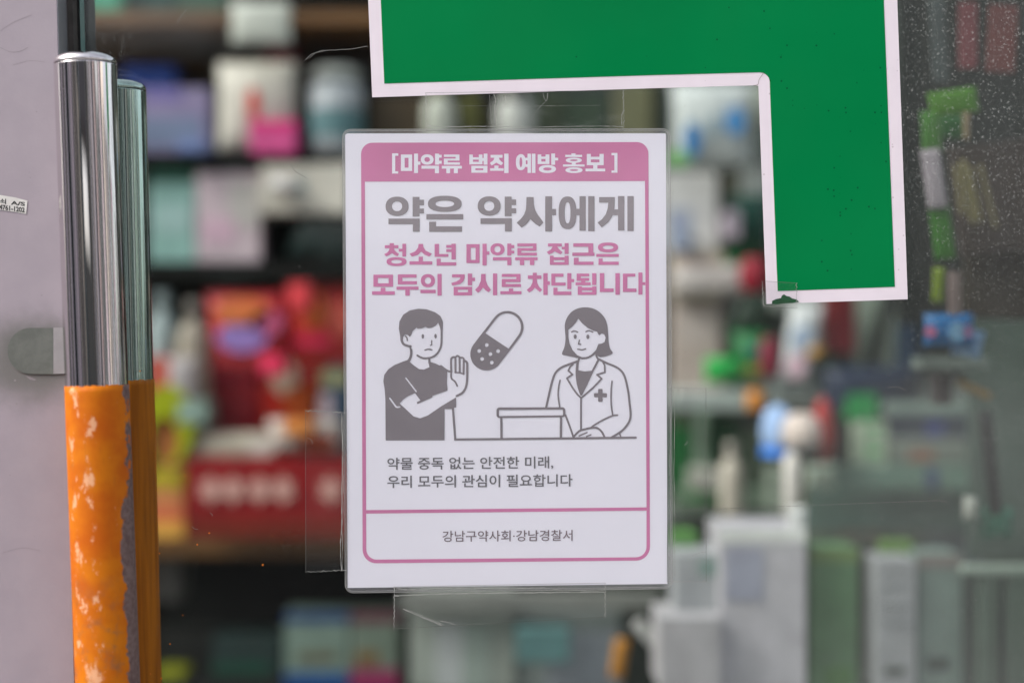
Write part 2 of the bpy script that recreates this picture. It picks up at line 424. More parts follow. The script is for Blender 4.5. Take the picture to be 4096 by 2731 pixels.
def handle(cxt, topy, tapey, botx, Y, r_, mtube, mtape, label, cat, tape_label):
    top = P(cxt, topy, Y); bot = P(botx, 2731, Y)
    ang = math.atan2(bot.x - top.x, top.z - bot.z)
    e = empty('door_pull_handle', top, label, cat, 'pull handles of the glass door')
    e.rotation_euler = (0, -ang, 0)          # leans as the photograph shows
    s = FPX / Y; L = (4200 - topy) / s; tz = -(tapey - topy) / s
    dome = [(r_ * math.cos(t), -.0058 + .0058 * math.sin(t)) for t in [math.pi / 2 * k / 8 for k in range(8, -1, -1)]]
    dome = [(max(a, .0004), h) for a, h in dome]
    prof = list(reversed(dome[1:])) + [dome[0]]
    cap = [(.0004, -.0008)] + [(r_ * .3, -.0001 - .0006)]
    capp = [(r_, -.0075), (r_, -.0062), (r_ * .985, -.005), (r_ * .93, -.0036), (r_ * .8, -.0022), (r_ * .6, -.0011), (r_ * .35, -.0004), (.0004, 0)]
    vs, fs = lathe(capp)
    def add(nm, vs, fs, m):
        me = bpy.data.meshes.new(nm); me.from_pydata([tuple(v) for v in vs], [], fs); me.materials.append(m)
        me.polygons.foreach_set('use_smooth', [len(f) == 4 for f in fs]); me.update()
        o = bpy.data.objects.new(nm, me); COL.objects.link(o); o.parent = e; return o
    add('end_cap', vs, fs, mtube)
    vs, fs = lathe([(r_, -L), (r_, tz - .01), (r_, tz), (r_, -.05), (r_, -.012), (r_, -.0086), (r_, -.0083), (r_ - .0006, -.0079)])
    add('tube', vs, fs, mtube)
    # tape wrap: slightly proud, ragged top edge
    segs = 96; vs = []; fs = []; rr = r_ + .0005
    rows = [tz, tz - .004] + [tz - .004 - (L + tz - .004) * k / 20 for k in range(1, 21)]
    for j, h in enumerate(rows):
        for i in range(segs):
            a = 2 * math.pi * i / segs
            hh = h + (random.uniform(-.0006, .0004) if j == 0 else 0)
            vs.append(Vector((rr * math.cos(a), rr * math.sin(a), hh)))
    for j in range(len(rows) - 1):
        for i in range(segs):
            k = (i + 1) % segs; fs.append(((j + 1) * segs + i, (j + 1) * segs + k, j * segs + k, j * segs + i))
    b0 = len(vs)
    for i in range(segs):
        a = 2 * math.pi * i / segs; vs.append(Vector(((r_ - .0002) * math.cos(a), (r_ - .0002) * math.sin(a), rows[0] - .0003)))
    for i in range(segs):
        k = (i + 1) % segs; fs.append((i, k, b0 + k, b0 + i))
    w = add('tape_wrap', vs, fs, mtape); w.data.transform(Matrix.Translation((0, 0, -tz))); w.location = (0, 0, tz)
    w['label'] = tape_label
    # stand-off posts to the glass, out of the frame
    for zz in (-.75, ):
        ps, pf = lathe([(.009, 0), (.009, abs(G0 - Y) - r_ + .004)], 24)
        o = add('mounting_post', ps, pf, mtube)
        o.rotation_euler = (R(-90) if Y < G0 else R(90), 0, 0); o.location = (0, (r_ - .004) * (1 if Y < G0 else -1), -.55)
    return e
handle(339, 213, 1541, 431, .9045, .0194, m_chr, tape_mat('worn_orange_tape'),
       'front polished steel pull handle, its lower half wrapped in chipped orange tape', 'door handle', 'chipped bright orange tape')
handle(474, 322, 1519, 533, .9635, .0183, m_chr2, tape_mat('brown_tape', False),
       'inner steel pull handle behind the glass, lower half wrapped in dull brown tape', 'door handle', 'dull brown tape')

# ------------------------------------------------------------------ clip plate on the frame and key service sticker
pts = [(xl(228, 1310), 1311), (xl(228, 1495), 1496)]
arc = [(122 + 92 * math.cos(t), 1403 + 92 * math.sin(t)) for t in [math.pi / 2 + math.pi * k / 20 for k in range(21)]]
clip_m = bpy.data.materials.new('dull_zinc'); clip_m.use_nodes = True
n = N(clip_m); b = clip_m.node_tree.nodes['Principled BSDF']; tc = n.add('ShaderNodeTexCoord'); o_ = tc.outputs['Object']
n.link(n.mixc(n.ramp(n.noise(o_, 55, 5, .65), .3, .7), (.115, .122, .11, 1), (.165, .17, .155, 1)), b.inputs['Base Color'])
b.inputs['Roughness'].default_value = .5; b.inputs['Metallic'].default_value = .25
clip = empty('latch_plate', P(130, 1496, .9238), 'round ended grey metal latch plate on the lavender frame beside the handle', 'latch plate')
prism('plate', [(212, 1311)] + [p for p in reversed(arc)] + [(212, 1496)], .9237, .0012, clip_m, clip)
prism('bright_end', [(213, 1310), (267, 1310), (272, 1494), (213, 1495)], .9236, .0013, mat('bright_zinc', (.32, .30, .31, 1), .45, .2, noise=(80, .1, 3)), clip)
def text_tris(body, offset=0.0, res=3):
    cu = bpy.data.curves.new('tmp', 'FONT'); cu.body = body; cu.offset = offset; cu.resolution_u = res
    o = bpy.data.objects.new('tmp', cu); COL.objects.link(o)
    bpy.context.view_layer.update()
    dg = bpy.context.evaluated_depsgraph_get(); me = bpy.data.meshes.new_from_object(o.evaluated_get(dg))
    V = [(v.co.x, -v.co.y) for v in me.vertices]; F = [tuple(p.vertices) for p in me.polygons]
    bpy.data.meshes.remove(me); bpy.data.objects.remove(o); bpy.data.curves.remove(cu)
    return V, F
def text_layers(body, x0, y0, x1, y1, slope=0.0, offset=0.0, k=0):
    V, F = text_tris(body, offset)
    ax, bx = min(v[0] for v in V), max(v[0] for v in V); ay, by = min(v[1] for v in V), max(v[1] for v in V)
    W_ = [(x0 + (v[0] - ax) / (bx - ax) * (x1 - x0), y0 + (v[1] - ay) / (by - ay) * (y1 - y0) + slope * (v[0] - ax) / (bx - ax) * (x1 - x0)) for v in V]
    L = []
    for f in F:
        q = [W_[i] for i in f]
        if len(q) == 3 and abs((q[1][0] - q[0][0]) * (q[2][1] - q[0][1]) - (q[2][0] - q[0][0]) * (q[1][1] - q[0][1])) < 1e-3: continue
        L.append((q, k))
    return L
m_stk = mat('sticker_paper', (.62, .60, .58, 1), .5, noise=(90, .12, 3)); m_stkink = mat('black_ink', (.02, .02, .02, 1), .5)
stk = empty('key_service_sticker', P(20, 860, .9245), 'small white sticker with a phone number on the lavender frame', 'sticker')
flat_obj('sticker_sheet', [([(-150, 756), (60, 790), (110, 803), (104, 856), (60, 848), (-156, 818)], 0)], .9246, m_stk, stk)
flat_obj('sticker_text', text_layers('쇠', 0, 793, 24, 815, .12, .02) + text_layers('A/S', 43, 803, 100, 819, .10, .03)
         + text_layers('4761-1202', -3, 817, 99, 838, .13, .035), .9245, m_stkink, stk)

# ------------------------------------------------------------------ big green letter sticker
m_green = mat('green_vinyl', (.0, .185, .052, 1), .5, spec=.06, noise=(7, .10, 3))
nn = N(m_green); 
m_white = mat('white_vinyl', (.76, .68, .745, 1), .45, noise=(60, .03, 4))
for m_, dark, amt in ((m_green, (.002, .05, .018, 1), .8), (m_white, (.42, .34, .38, 1), .6)):
    n = N(m_); b = m_.node_tree.nodes['Principled BSDF']; tc = n.add('ShaderNodeTexCoord'); o_ = tc.outputs['Object']
    vo = n.add('ShaderNodeTexVoronoi'); vo.inputs['Scale'].default_value = 260; n.link(o_, vo.inputs['Vector'])
    sx = n.add('ShaderNodeSeparateXYZ'); n.link(vo.outputs['Color'], sx.inputs[0])
    ps = n.add('ShaderNodeSeparateXYZ'); n.link(o_, ps.inputs[0])
    den = n.math('MULTIPLY', n.ramp(ps.outputs[0], .02, .16, .15, 1), n.ramp(n.noise(o_, 25, 3), .4, .65))
    dt = n.math('MULTIPLY', n.ramp(vo.outputs['Distance'], .22, .10), n.ramp(n.math('ADD', sx.outputs[0], n.math('MULTIPLY', den, .35)), .98, 1.0))
    src = b.inputs['Base Color'].links[0].from_socket
    n.link(n.mixc(n.math('MULTIPLY', dt, amt), src, dark), b.inputs['Base Color'])
    bp = n.add('ShaderNodeBump'); bp.inputs['Strength'].default_value = .25; bp.inputs['Distance'].default_value = .0006
    n.link(n.noise(o_, 18, 3), bp.inputs['Height']); n.link(bp.outputs[0], b.inputs['Normal'])
    n.link(n.ramp(n.noise(o_, 10, 4), .3, .7, .32, .6), b.inputs['Roughness'])
letter = empty('green_letter_sticker', P(2550, 1216, G0 - .0004), 'large green vinyl letter with white outline stuck on the glass at top right', 'window sticker')
BT = -230
outer = [(1472.6 - 40 * .6, BT - 50), (3581, BT - 50), (3589, 0), (3631, 1197), (3066, 1216), (3034, 345), (3026, 342), (2600, 354), (1488.7, 390), (1472.6, 0)]
prism('white_outline', outer, G0 - .0005, .0004, m_white, letter)
cor = [(3045 - 8 + 42 * math.sin(t), 290 + 38 * (1 - math.cos(t))) for t in [math.pi / 2 * k / 10 for k in range(11)]]
green = [(1523 - 22, BT), (3527, BT), (3535, 0), (3579.6, 1147), (3110.8, 1164)] + list(reversed(cor)) + [(2600, 301.5), (1537, 335), (1523, 0)]
prism('green_face', green, G0 - .0007, .00019, m_green, letter)
prism('torn_scrap', [(3088, 1215), (3089, 1203), (3105, 1196), (3124, 1192), (3128, 1182), (3136, 1177), (3146, 1184), (3158, 1186), (3168, 1193), (3186, 1198), (3196, 1207), (3170, 1212), (3130, 1214), (3110, 1217)],
      G0 - .0009, .0003, mat('torn_green', (.006, .07, .022, 1), .5, noise=(200, .5, 3)), letter)
flat_obj('outline_seam', stroke([(3055, 291), (3045, 306), (3036, 320), (3034, 332)], 1.6, 0, True, False) + stroke([(3034, 332), (3030, 340), (3012, 343)], 1.6, 0, True, False), G0 - .00075, mat('seam_line', (.25, .2, .2, 1), .7), letter)  # thin dark line along the outline's inner corner seam

# ------------------------------------------------------------------ laminated poster
PY = G0 - .0016
poster = empty('laminated_poster', P(2030, 2371, PY), 'laminated white Korean poster with pink frame taped to the glass door', 'poster')
m_paper = mat('paper', (.83, .82, .90, 1), .6, spec=.3, noise=(9, .03, 3), bump=(1200, .05, .0002))
m_pink = mat('pink_ink', (.62, .175, .385, 1), .6, spec=.3, noise=(30, .10, 3))
m_pinkb = mat('pink_panel_ink', (.60, .165, .365, 1), .6, spec=.3, noise=(14, .10, 3))
m_ink = mat('grey_ink', (.19, .165, .185, 1), .6, spec=.3, noise=(26, .16, 3))
m_inkt = mat('headline_ink', (.25, .215, .24, 1), .6, spec=.3, noise=(22, .14, 3))
m_inks = mat('small_text_ink', (.125, .12, .135, 1), .6, spec=.3, noise=(40, .22, 3))
paper = [(1390, 534.5), (2660, 534), (2663.5, 537), (2669.6, 2334), (1390.5, 2350), (1380.5, 543), (1382, 538)]
prism('paper_sheet', paper, PY, .0002, m_paper, poster)
Y1 = PY - .00012; Y2 = PY - .00020
def fr(): 
    L = [rquad([(1444, 571.5), (2593.5, 569), (2600, 2240), (1450.6, 2252)], [46, 46, 55, 55], 0)]
    L.append(rquad([(1459.5, 727), (2580, 724.5), (2586, 2028), (1464.5, 2039)], [0, 0, 0, 0], None))
    L.append(rquad([(1464.5, 2053), (2586, 2041), (2586, 2227), (1465, 2237)], [0, 0, 42, 42], None))
    return L
flat_obj('pink_border', fr(), Y1, m_pinkb, poster)
# lettering, traced stroke by stroke
def siot(top, right, apex, left, k=0):
    pts = [top[0], top[1]] + smooth_line([top[1]] + right[0], 4)[1:] + smooth_line([right[1]] + apex + [left[0]], 4) + smooth_line(left[1:] + [top[0]], 4)[:-1]
    return (pts, k)
r = rect
def E2(cx_, cy_, rx, ry, ix, iy, p=2.2, pi=2.1): return [ell(cx_, cy_, rx, ry, 0, 40, p), ell(cx_, cy_, ix, iy, None, 32, pi)]
A = (1350, 500, .27636); B = (1980, 500, 720 / 2352); C_ = (1450, 940, 590 / 2352); D = (2040, 940, 600 / 2352)
# headline
def yak(dx, dy):
    L = E2(862, 1178, 167, 140, 73, 70) + [r(1087, 1042, 1187, 1326), r(1186, 1083, 1252, 1164), r(1186, 1210, 1252, 1282), r(737, 1355, 1190, 1437), r(1090, 1436, 1190, 1546)]
    return [([(x + dx, y + dy) for x, y in p], k) for p, k in L]
T = xf(yak(0, 0) + E2(1553, 1142, 245, 116, 135, 47, 2.4) + [r(1286, 1291, 1820, 1368), r(1327, 1400, 1427, 1546), r(1426, 1468, 1803, 1546)], *A)
T += xf(yak(1333, -4), *A)
T += xf([([(412, 942), (505, 942), (508, 1040), (525, 1110), (560, 1175), (600, 1225), (632, 1275), (582, 1328), (525, 1290), (490, 1260), (462, 1230), (440, 1262), (400, 1305), (348, 1343), (282, 1278), (340, 1225), (380, 1170), (402, 1110), (408, 1040)], 0),
          r(656, 933, 746, 1392), r(745, 1098, 798, 1180)]
        + [ell(948, 1148, 117, 213, 0, 48, 2.5), ell(948, 1148, 38, 138, None, 36, 2.3)]
        + [r(1058, 1096, 1105, 1180), r(1104, 932, 1186, 1382), r(1217, 932, 1300, 1389),
           ([(1360, 943), (1565, 943), (1565, 1010), (1562, 1080), (1540, 1180), (1482, 1270), (1395, 1340), (1340, 1275), (1400, 1230), (1448, 1165), (1473, 1090), (1480, 1015), (1360, 1015)], 0),
           r(1545, 1104, 1608, 1180), r(1607, 930, 1690, 1380), r(1730, 930, 1812, 1387)], *B)
flat_obj('headline_text', T, Y2, m_inkt, poster)
# pink lines
T = []
T += xf([r(433, 130, 500, 165), r(355, 163, 572, 212),
         ([(430, 211), (500, 211), (512, 245), (545, 278), (583, 303), (555, 340), (505, 315), (468, 290), (430, 318), (378, 342), (345, 305), (395, 280), (422, 245)], 0),
         r(578, 220, 636, 265), r(635, 140, 695, 343)] + E2(543, 425, 160, 70, 84, 30, 2.4)
        + [([(893, 143), (965, 143), (970, 190), (1005, 248), (1107, 300), (1065, 345), (990, 315), (935, 265), (880, 318), (788, 345), (750, 300), (840, 262), (885, 205)], 0),
           r(895, 345, 963, 421), r(748, 420, 1112, 472),
           r(1150, 143, 1220, 348), r(1219, 303, 1370, 348), r(1335, 160, 1419, 205), r(1335, 228, 1419, 272), r(1418, 140, 1487, 390), r(1182, 377, 1248, 488), r(1247, 435, 1495, 488),
           r(1657, 147, 1867, 447), r(1725, 203, 1803, 397, None), r(1913, 140, 1980, 485), r(1979, 262, 2023, 315)]
        + E2(2152, 228, 113, 95, 50, 50)
        + [r(2308, 137, 2373, 327), r(2372, 160, 2420, 210), r(2372, 250, 2420, 295), r(2078, 355, 2375, 405), r(2308, 404, 2375, 482)], *C_)
T += xf([r(115, 133, 415, 178), r(360, 177, 415, 206), r(115, 205, 415, 248), r(115, 247, 178, 279), r(115, 278, 422, 322), r(80, 350, 432, 396), r(155, 395, 222, 472), r(312, 395, 380, 472),
         r(595, 133, 812, 180), ([(668, 179), (740, 179), (762, 215), (825, 270), (795, 305), (745, 282), (700, 257), (660, 285), (612, 308), (575, 268), (645, 225)], 0),
         r(812, 185, 856, 225), r(855, 127, 920, 298), r(625, 325, 685, 468), r(855, 325, 920, 468), r(684, 348, 856, 393), r(684, 425, 856, 468),
         r(992, 130, 1305, 185), r(1228, 184, 1305, 278), r(977, 277, 1325, 328), r(1000, 357, 1077, 468), r(1076, 418, 1310, 468)]
        + E2(1537, 195, 158, 77, 85, 30, 2.4) + [r(1352, 297, 1705, 343), r(1388, 368, 1453, 468), r(1452, 418, 1705, 468)], *D)
T += xf([r(173, 632, 487, 825), r(245, 685, 417, 770, None), r(290, 840, 365, 898), r(152, 897, 515, 953),
         r(563, 628, 862, 680), r(563, 679, 635, 736), r(563, 735, 868, 787), r(542, 822, 893, 872), r(682, 871, 753, 967)]
        + E2(1043, 728, 113, 105, 50, 53) + [r(923, 873, 1167, 927), r(1195, 620, 1262, 965),
         ([(1428, 627), (1630, 627), (1630, 680), (1610, 735), (1560, 780), (1435, 808), (1415, 765), (1500, 740), (1550, 708), (1562, 677), (1428, 677)], 0),
         r(1678, 615, 1748, 803), r(1747, 680, 1795, 735), r(1453, 825, 1747, 962), r(1520, 872, 1682, 912, None),
         ([(1892, 620), (1963, 620), (1966, 720), (1995, 800), (2050, 875), (2007, 912), (1960, 880), (1922, 835), (1885, 885), (1842, 920), (1793, 875), (1850, 815), (1886, 730)], 0),
         r(2080, 613, 2147, 960)], *C_)
T += xf([r(-130, 610, 165, 657), r(100, 656, 165, 691), r(-130, 690, 165, 738), r(-130, 737, -68, 769), r(-130, 768, 172, 815), r(-18, 838, 50, 881), r(-152, 880, 180, 928),
         r(357, 592, 420, 634), r(280, 633, 492, 688), ([(357, 687), (420, 687), (427, 750), (455, 808), (503, 858), (470, 895), (430, 862), (390, 825), (350, 870), (302, 900), (262, 862), (322, 808), (350, 750)], 0),
         r(522, 598, 590, 940), r(589, 725, 625, 782),
         r(648, 605, 838, 655), r(648, 654, 710, 746), r(648, 745, 872, 793), r(897, 598, 962, 847), r(961, 690, 1005, 738), r(680, 825, 745, 940), r(744, 885, 963, 940),
         r(1045, 605, 1242, 648), r(1045, 647, 1110, 676), r(1045, 675, 1242, 718), r(1115, 717, 1180, 743), r(1027, 742, 1265, 787), r(1288, 598, 1353, 783),
         r(1062, 805, 1128, 938), r(1290, 805, 1355, 938), r(1127, 822, 1291, 868), r(1127, 893, 1291, 938),
         r(1408, 597, 1477, 893), r(1476, 838, 1625, 893), r(1652, 598, 1722, 937),
         r(1770, 605, 1965, 653), r(1770, 652, 1840, 839), r(1770, 838, 1983, 893), r(2013, 588, 2077, 935), r(2076, 740, 2121, 785)], *D)
flat_obj('subheading_text', T, Y2, m_pink, poster)
# header line (unprinted paper showing through the pink band)
T = xf([r(790, 412, 835, 705), r(834, 412, 880, 447), r(834, 672, 878, 705), r(918, 430, 1080, 667), r(972, 478, 1028, 620, None), r(1108, 417, 1165, 698), r(1164, 532, 1200, 577)]
       + E2(1298, 502, 92, 75, 40, 35) + [r(1412, 417, 1470, 577), r(1469, 433, 1508, 475), r(1469, 520, 1508, 562), r(1215, 592, 1468, 635), r(1410, 634, 1468, 700),
        r(1540, 430, 1765, 463), r(1710, 462, 1765, 489), r(1540, 488, 1765, 517), r(1540, 516, 1595, 545), r(1540, 544, 1772, 577), r(1510, 594, 1800, 633), r(1575, 632, 1630, 700), r(1685, 632, 1742, 700),
        r(1908, 430, 1960, 572), r(2045, 430, 2098, 572), r(1959, 470, 2046, 503), r(1959, 535, 2046, 572), r(2097, 480, 2116, 522), r(2115, 417, 2170, 577), r(1937, 592, 2170, 693), r(1995, 630, 2110, 657, None)], *A)
T += xf([r(-58, 392, 98, 430), ([(-8, 429), (50, 429), (60, 458), (108, 500), (80, 528), (40, 508), (18, 493), (-10, 512), (-45, 530), (-68, 500), (-20, 462)], 0), r(-8, 532, 45, 569), r(-65, 568, 112, 600), r(120, 377, 177, 630)]
        + [ell(338, 488, 65, 105, 0, 36, 2.3), ell(338, 488, 18, 65, None, 28, 2.2)]
        + [r(398, 430, 426, 465), r(398, 515, 426, 550), r(425, 377, 470, 628), r(482, 377, 528, 628),
           r(558, 387, 605, 512), r(660, 387, 710, 512), r(604, 415, 661, 445), r(604, 480, 661, 512), r(735, 375, 785, 522), r(784, 430, 825, 465)] + E2(685, 577, 112, 52, 55, 20)
        + [r(998, 373, 1052, 393), r(918, 392, 1138, 420)] + E2(1030, 463, 105, 34, 50, 11) + [r(1003, 495, 1055, 519), r(888, 518, 1170, 545)] + E2(1032, 592, 112, 37, 55, 12)
        + [r(1200, 380, 1252, 527), r(1365, 380, 1420, 527), r(1251, 417, 1366, 452), r(1251, 490, 1366, 527), r(1283, 526, 1338, 573), r(1183, 572, 1440, 608),
           r(1560, 367, 1600, 625), r(1522, 367, 1561, 398), r(1522, 597, 1561, 625)], *B)
flat_obj('header_text', T, Y2, m_paper, poster)
# small text
T = text_layers('약물 중독 없는 안전한 미래,', 1549, 1830, 2213, 1881, -.0095, .012)
T += text_layers('우리 모두의 관심이 필요합니다', 1549, 1901, 2290, 1951, -.0085, .012)
flat_obj('caption_text', T, Y2, m_inks, poster)
flat_obj('footer_text', text_layers('강남구약사회·강남경찰서', 1770, 2122, 2290, 2166, -.0085, .005), Y2, mat('footer_ink', (.15, .105, .125, 1), .6, spec=.3, noise=(40, .2, 3)), poster)
# illustration
def sm(pts): return smooth_line(pts, 4, True)
I = []
I.append(([(375, 625), (300, 652), (210, 688), (140, 735), (98, 795), (88, 860), (103, 950), (110, 1050), (113, 1490), (738, 1488), (740, 1157), (820, 1157), (845, 1142), (862, 1138), (862, 1010), (770, 1000), (768, 745), (700, 700), (640, 672), (585, 655), (480, 690)], 0))
I += stroke([(700, 700), (765, 748), (808, 760)], 22)
I.append(([(262, 1098), (300, 1055), (350, 1020), (425, 988), (485, 1068), (600, 1020), (772, 960), (764, 880), (768, 765), (800, 775), (800, 625), (830, 606), (875, 588), (945, 612), (983, 660), (983, 850), (963, 940), (920, 990), (860, 1033), (700, 1130), (560, 1225), (480, 1255), (410, 1235), (330, 1160)], None))
I += stroke([(455, 1090), (520, 1060), (600, 1025)], 22, 0, False)
I += stroke([(811, 765), (808, 640), (822, 610), (850, 606)], 22) + stroke([(852, 612), (875, 592), (900, 606)], 20) + stroke([(905, 612), (935, 614), (950, 645)], 20)
I += stroke([(952, 645), (978, 665), (980, 730), (978, 850), (963, 930), (928, 985), (868, 1018)], 24)
I += stroke([(854, 612), (855, 768)], 21, 0, False) + stroke([(898, 606), (900, 768)], 21, 0, False) + stroke([(943, 636), (940, 785)], 21, 0, False) + stroke([(850, 768), (900, 772), (945, 784)], 16, 0, False)
I += stroke([(810, 755), (812, 830), (850, 865), (874, 912)], 18)
I += stroke([(328, 828), (437, 970)], 15, None, False) + stroke([(157, 1042), (205, 1108), (228, 1135), (262, 1134)], 17, None)
I += stroke([(828, 1150), (852, 1470)], 24, 0, False)
# neck, face, hair
I.append(([(396, 480), (398, 560), (385, 630), (368, 655), (420, 700), (470, 733), (520, 738), (578, 712), (566, 650), (590, 600), (450, 560)], None))
I += stroke([(372, 480), (385, 540), (380, 600), (360, 640)], 27) + stroke([(577, 625), (577, 665)], 22, 0, False)
I.append((sm([(385, 370), (440, 285), (560, 250), (672, 230), (700, 320), (702, 450), (672, 545), (615, 602), (540, 617), (470, 600), (400, 530), (372, 485), (345, 475), (300, 430), (305, 372), (345, 355)]), None))
I += stroke([(706, 300), (707, 400), (700, 490), (665, 562), (610, 605), (540, 618), (490, 610), (450, 588)], 21)
I.append(([(268, 390), (253, 300), (260, 225), (300, 155), (370, 110), (460, 92), (550, 98), (640, 130), (695, 170), (722, 230), (718, 330), (698, 330), (690, 290), (672, 240), (645, 272), (600, 295), (565, 298), (535, 285), (500, 300), (455, 305), (442, 292), (400, 330), (388, 365), (370, 390), (345, 368), (318, 366), (300, 390), (297, 430), (282, 440)], 0))
I += stroke([(280, 385), (284, 430), (305, 468), (345, 486), (378, 492)], 26) + stroke([(322, 382), (338, 398), (343, 430)], 13)
I += [ell(508, 385, 13, 24), ell(643, 383, 13, 24)] + stroke([(603, 430), (601, 455), (603, 474), (588, 480)], 12) + stroke([(530, 531), (565, 522), (605, 527)], 13)
# capsule
cap = []
ax_, ay_ = 220 / 364., -290 / 364.; pxx, pyy = ay_, -ax_
def arcpts(cx_, cy_, rr, a0, a1, n=16): return [(cx_ + rr * math.cos(a0 + (a1 - a0) * i / n), cy_ + rr * math.sin(a0 + (a1 - a0) * i / n)) for i in range(n + 1)]
th = math.atan2(-.604, -.797)
cap.append((arcpts(1407, 287, 172, th, th + math.pi) + arcpts(1185, 575, 173, th + math.pi, th + 2 * math.pi), 0))
cap.append(([(1172, 352)] + arcpts(1405, 287, 146, th, th + math.pi) + [(1420, 515)], None))
for x, y in ((1187, 477), (1107, 540), (1308, 542), (1226, 573), (1138, 625), (1241, 663)): cap.append(ell(x, y, 20, 20, None, 20))
flat_obj('capsule_drawing', xf(cap, 1500, 1200, 650 / 1727), Y2, m_ink, poster)
flat_obj('patient_drawing', xf(I, 1500, 1200, 650 / 1727), Y2, m_ink, poster)
J = []
J.append((sm([(850, 325), (848, 260), (870, 190), (920, 125), (990, 88), (1070, 77), (1150, 90), (1220, 130), (1275, 195), (1300, 270), (1308, 350), (1315, 450), (1330, 515), (1357, 565), (1290, 596), (1215, 607), (1100, 612), (1000, 618), (940, 606), (870, 592), (818, 573), (843, 500), (855, 420)]), 0))
J.append(([(992, 198), (1030, 245), (1090, 295), (1150, 325), (1190, 335), (1200, 355), (1212, 375), (1240, 355), (1268, 365), (1282, 400), (1270, 445), (1240, 462), (1205, 465), (1180, 530), (1130, 580), (1075, 606), (1030, 606), (980, 585), (930, 530), (898, 460), (887, 390), (885, 315), (930, 280), (965, 240)], None))
J.append(([(985, 612), (1030, 622), (1080, 620), (1165, 575), (1225, 608), (1225, 640), (985, 640)], None))
J.append(([(1000, 630), (1172, 570), (1195, 640), (1135, 750), (1060, 758), (990, 745), (980, 690)], None))
J += stroke([(930, 570), (1000, 610), (1050, 618), (1110, 604), (1165, 568)], 20) + stroke([(1182, 570), (1186, 600), (1205, 630)], 20)
J += stroke([(1000, 622), (986, 670), (982, 745)], 22) + stroke([(1205, 635), (1172, 700), (1140, 760), (1080, 890), (1022, 1005)], 22) + stroke([(983, 650), (972, 760), (985, 890), (1020, 1005)], 20)
J.append(([(975, 740), (990, 745), (1060, 757), (1150, 748), (1090, 880), (1022, 1010), (985, 900), (968, 800)], 0))
J += stroke([(990, 648), (900, 680), (805, 720), (748, 775), (715, 860), (690, 960), (650, 1140)], 23)
J += stroke([(1215, 630), (1300, 672), (1395, 712), (1455, 760), (1490, 830), (1520, 960), (1535, 1080), (1547, 1200), (1540, 1270), (1500, 1340), (1440, 1400), (1345, 1458)], 23)
J += stroke([(798, 852), (782, 930), (778, 1020), (795, 1140)], 17) + stroke([(1350, 862), (1341, 960), (1341, 1100), (1357, 1220)], 17)
J += stroke([(1408, 1222), (1355, 1228), (1250, 1275), (1165, 1325), (1137, 1345)], 18)
J += stroke([(935, 682), (905, 708), (886, 750), (930, 790), (870, 830), (930, 930), (980, 1000), (1022, 1040)], 19, 0, False)
J += stroke([(1252, 655), (1270, 690), (1275, 768), (1190, 792), (1240, 835), (1150, 930), (1022, 1040)], 19, 0, False)
J += stroke([(1020, 1040), (1020, 1372)], 20, 0, False)
J += stroke([(945, 1448), (1000, 1392), (1060, 1372), (1130, 1357), (1190, 1358), (1238, 1395), (1268, 1450)], 22)
J += stroke([(1000, 1442), (1085, 1405)], 14, 0, False) + stroke([(1080, 1447), (1125, 1430)], 14, 0, False) + stroke([(855, 1222), (900, 1340), (938, 1450)], 20) + stroke([(1430, 1412), (1442, 1452)], 15)
J += [rquad([(1202, 943), (1250, 943), (1250, 1080), (1202, 1080)], [10] * 4, 0, 4), rquad([(1158, 988), (1296, 988), (1296, 1032), (1158, 1032)], [10] * 4, 0, 4)]
J += stroke([(920, 338), (950, 328), (985, 341)], 14) + stroke([(1072, 336), (1105, 325), (1145, 339)], 14) + [ell(958, 388, 16, 24), ell(1093, 390, 16, 25)]
J += stroke([(1003, 425), (993, 468), (1018, 471)], 13, 0, False) + stroke([(985, 521), (1030, 528), (1068, 518)], 14)
flat_obj('pharmacist_drawing', xf(J, 1940, 1200, 700 / 1860), Y2, m_ink, poster)
K = [rquad([(122, 1140), (853, 1137), (855, 1243), (122, 1252)], [32] * 4, 0), rquad([(149, 1166), (827, 1162), (829, 1223), (148, 1231)], [8] * 4, None)]
K += stroke([(173, 1245), (175, 1465)], 25, 0, False, False) + stroke([(808, 1240), (806, 1465)], 25, 0, False, False) + stroke([(-320, 1480), (300, 1474), (1603, 1460)], 23, 0, False)
flat_obj('counter_drawing', xf(K, 1940, 1200, 700 / 1860), Y2 - .00004, m_ink, poster)
# laminate pouch around and over the sheet
pouch_q = [(1368.5, 517), (2682, 514), (2691.6, 2354), (1380, 2371)]
m_pouch = film_mat('laminate_film', haze=.08, hazecol=(.74, .73, .77), rough=.09, gain=1.7, bump=(9, .22, .004))
prism('laminate_pouch', rquad(pouch_q, [34] * 4)[0], PY - .0005, .0009, m_pouch, poster)
def inset(q, d): 
    c = Vector((sum(p[0] for p in q) / 4, sum(p[1] for p in q) / 4)); return [(p[0] + (d if p[0] < c.x else -d), p[1] + (d if p[1] < c.y else -d)) for p in q]
def ring(q, w, rad): return [rquad(q, [rad] * 4, 0), rquad(inset(q, w), [max(rad - w, 1)] * 4, None)]
m_rim = mat('laminate_rim', (.30, .30, .29, 1), .25)
m_rimd = mat('laminate_rim_shadow', (.10, .10, .095, 1), .4)
flat_obj('laminate_rim', ring(pouch_q, 2.2, 34) , PY - .00055, m_rim, poster)
flat_obj('sealed_edge', ring(inset(pouch_q, 6.5), 1.6, 27), PY - .00055, m_rim, poster)

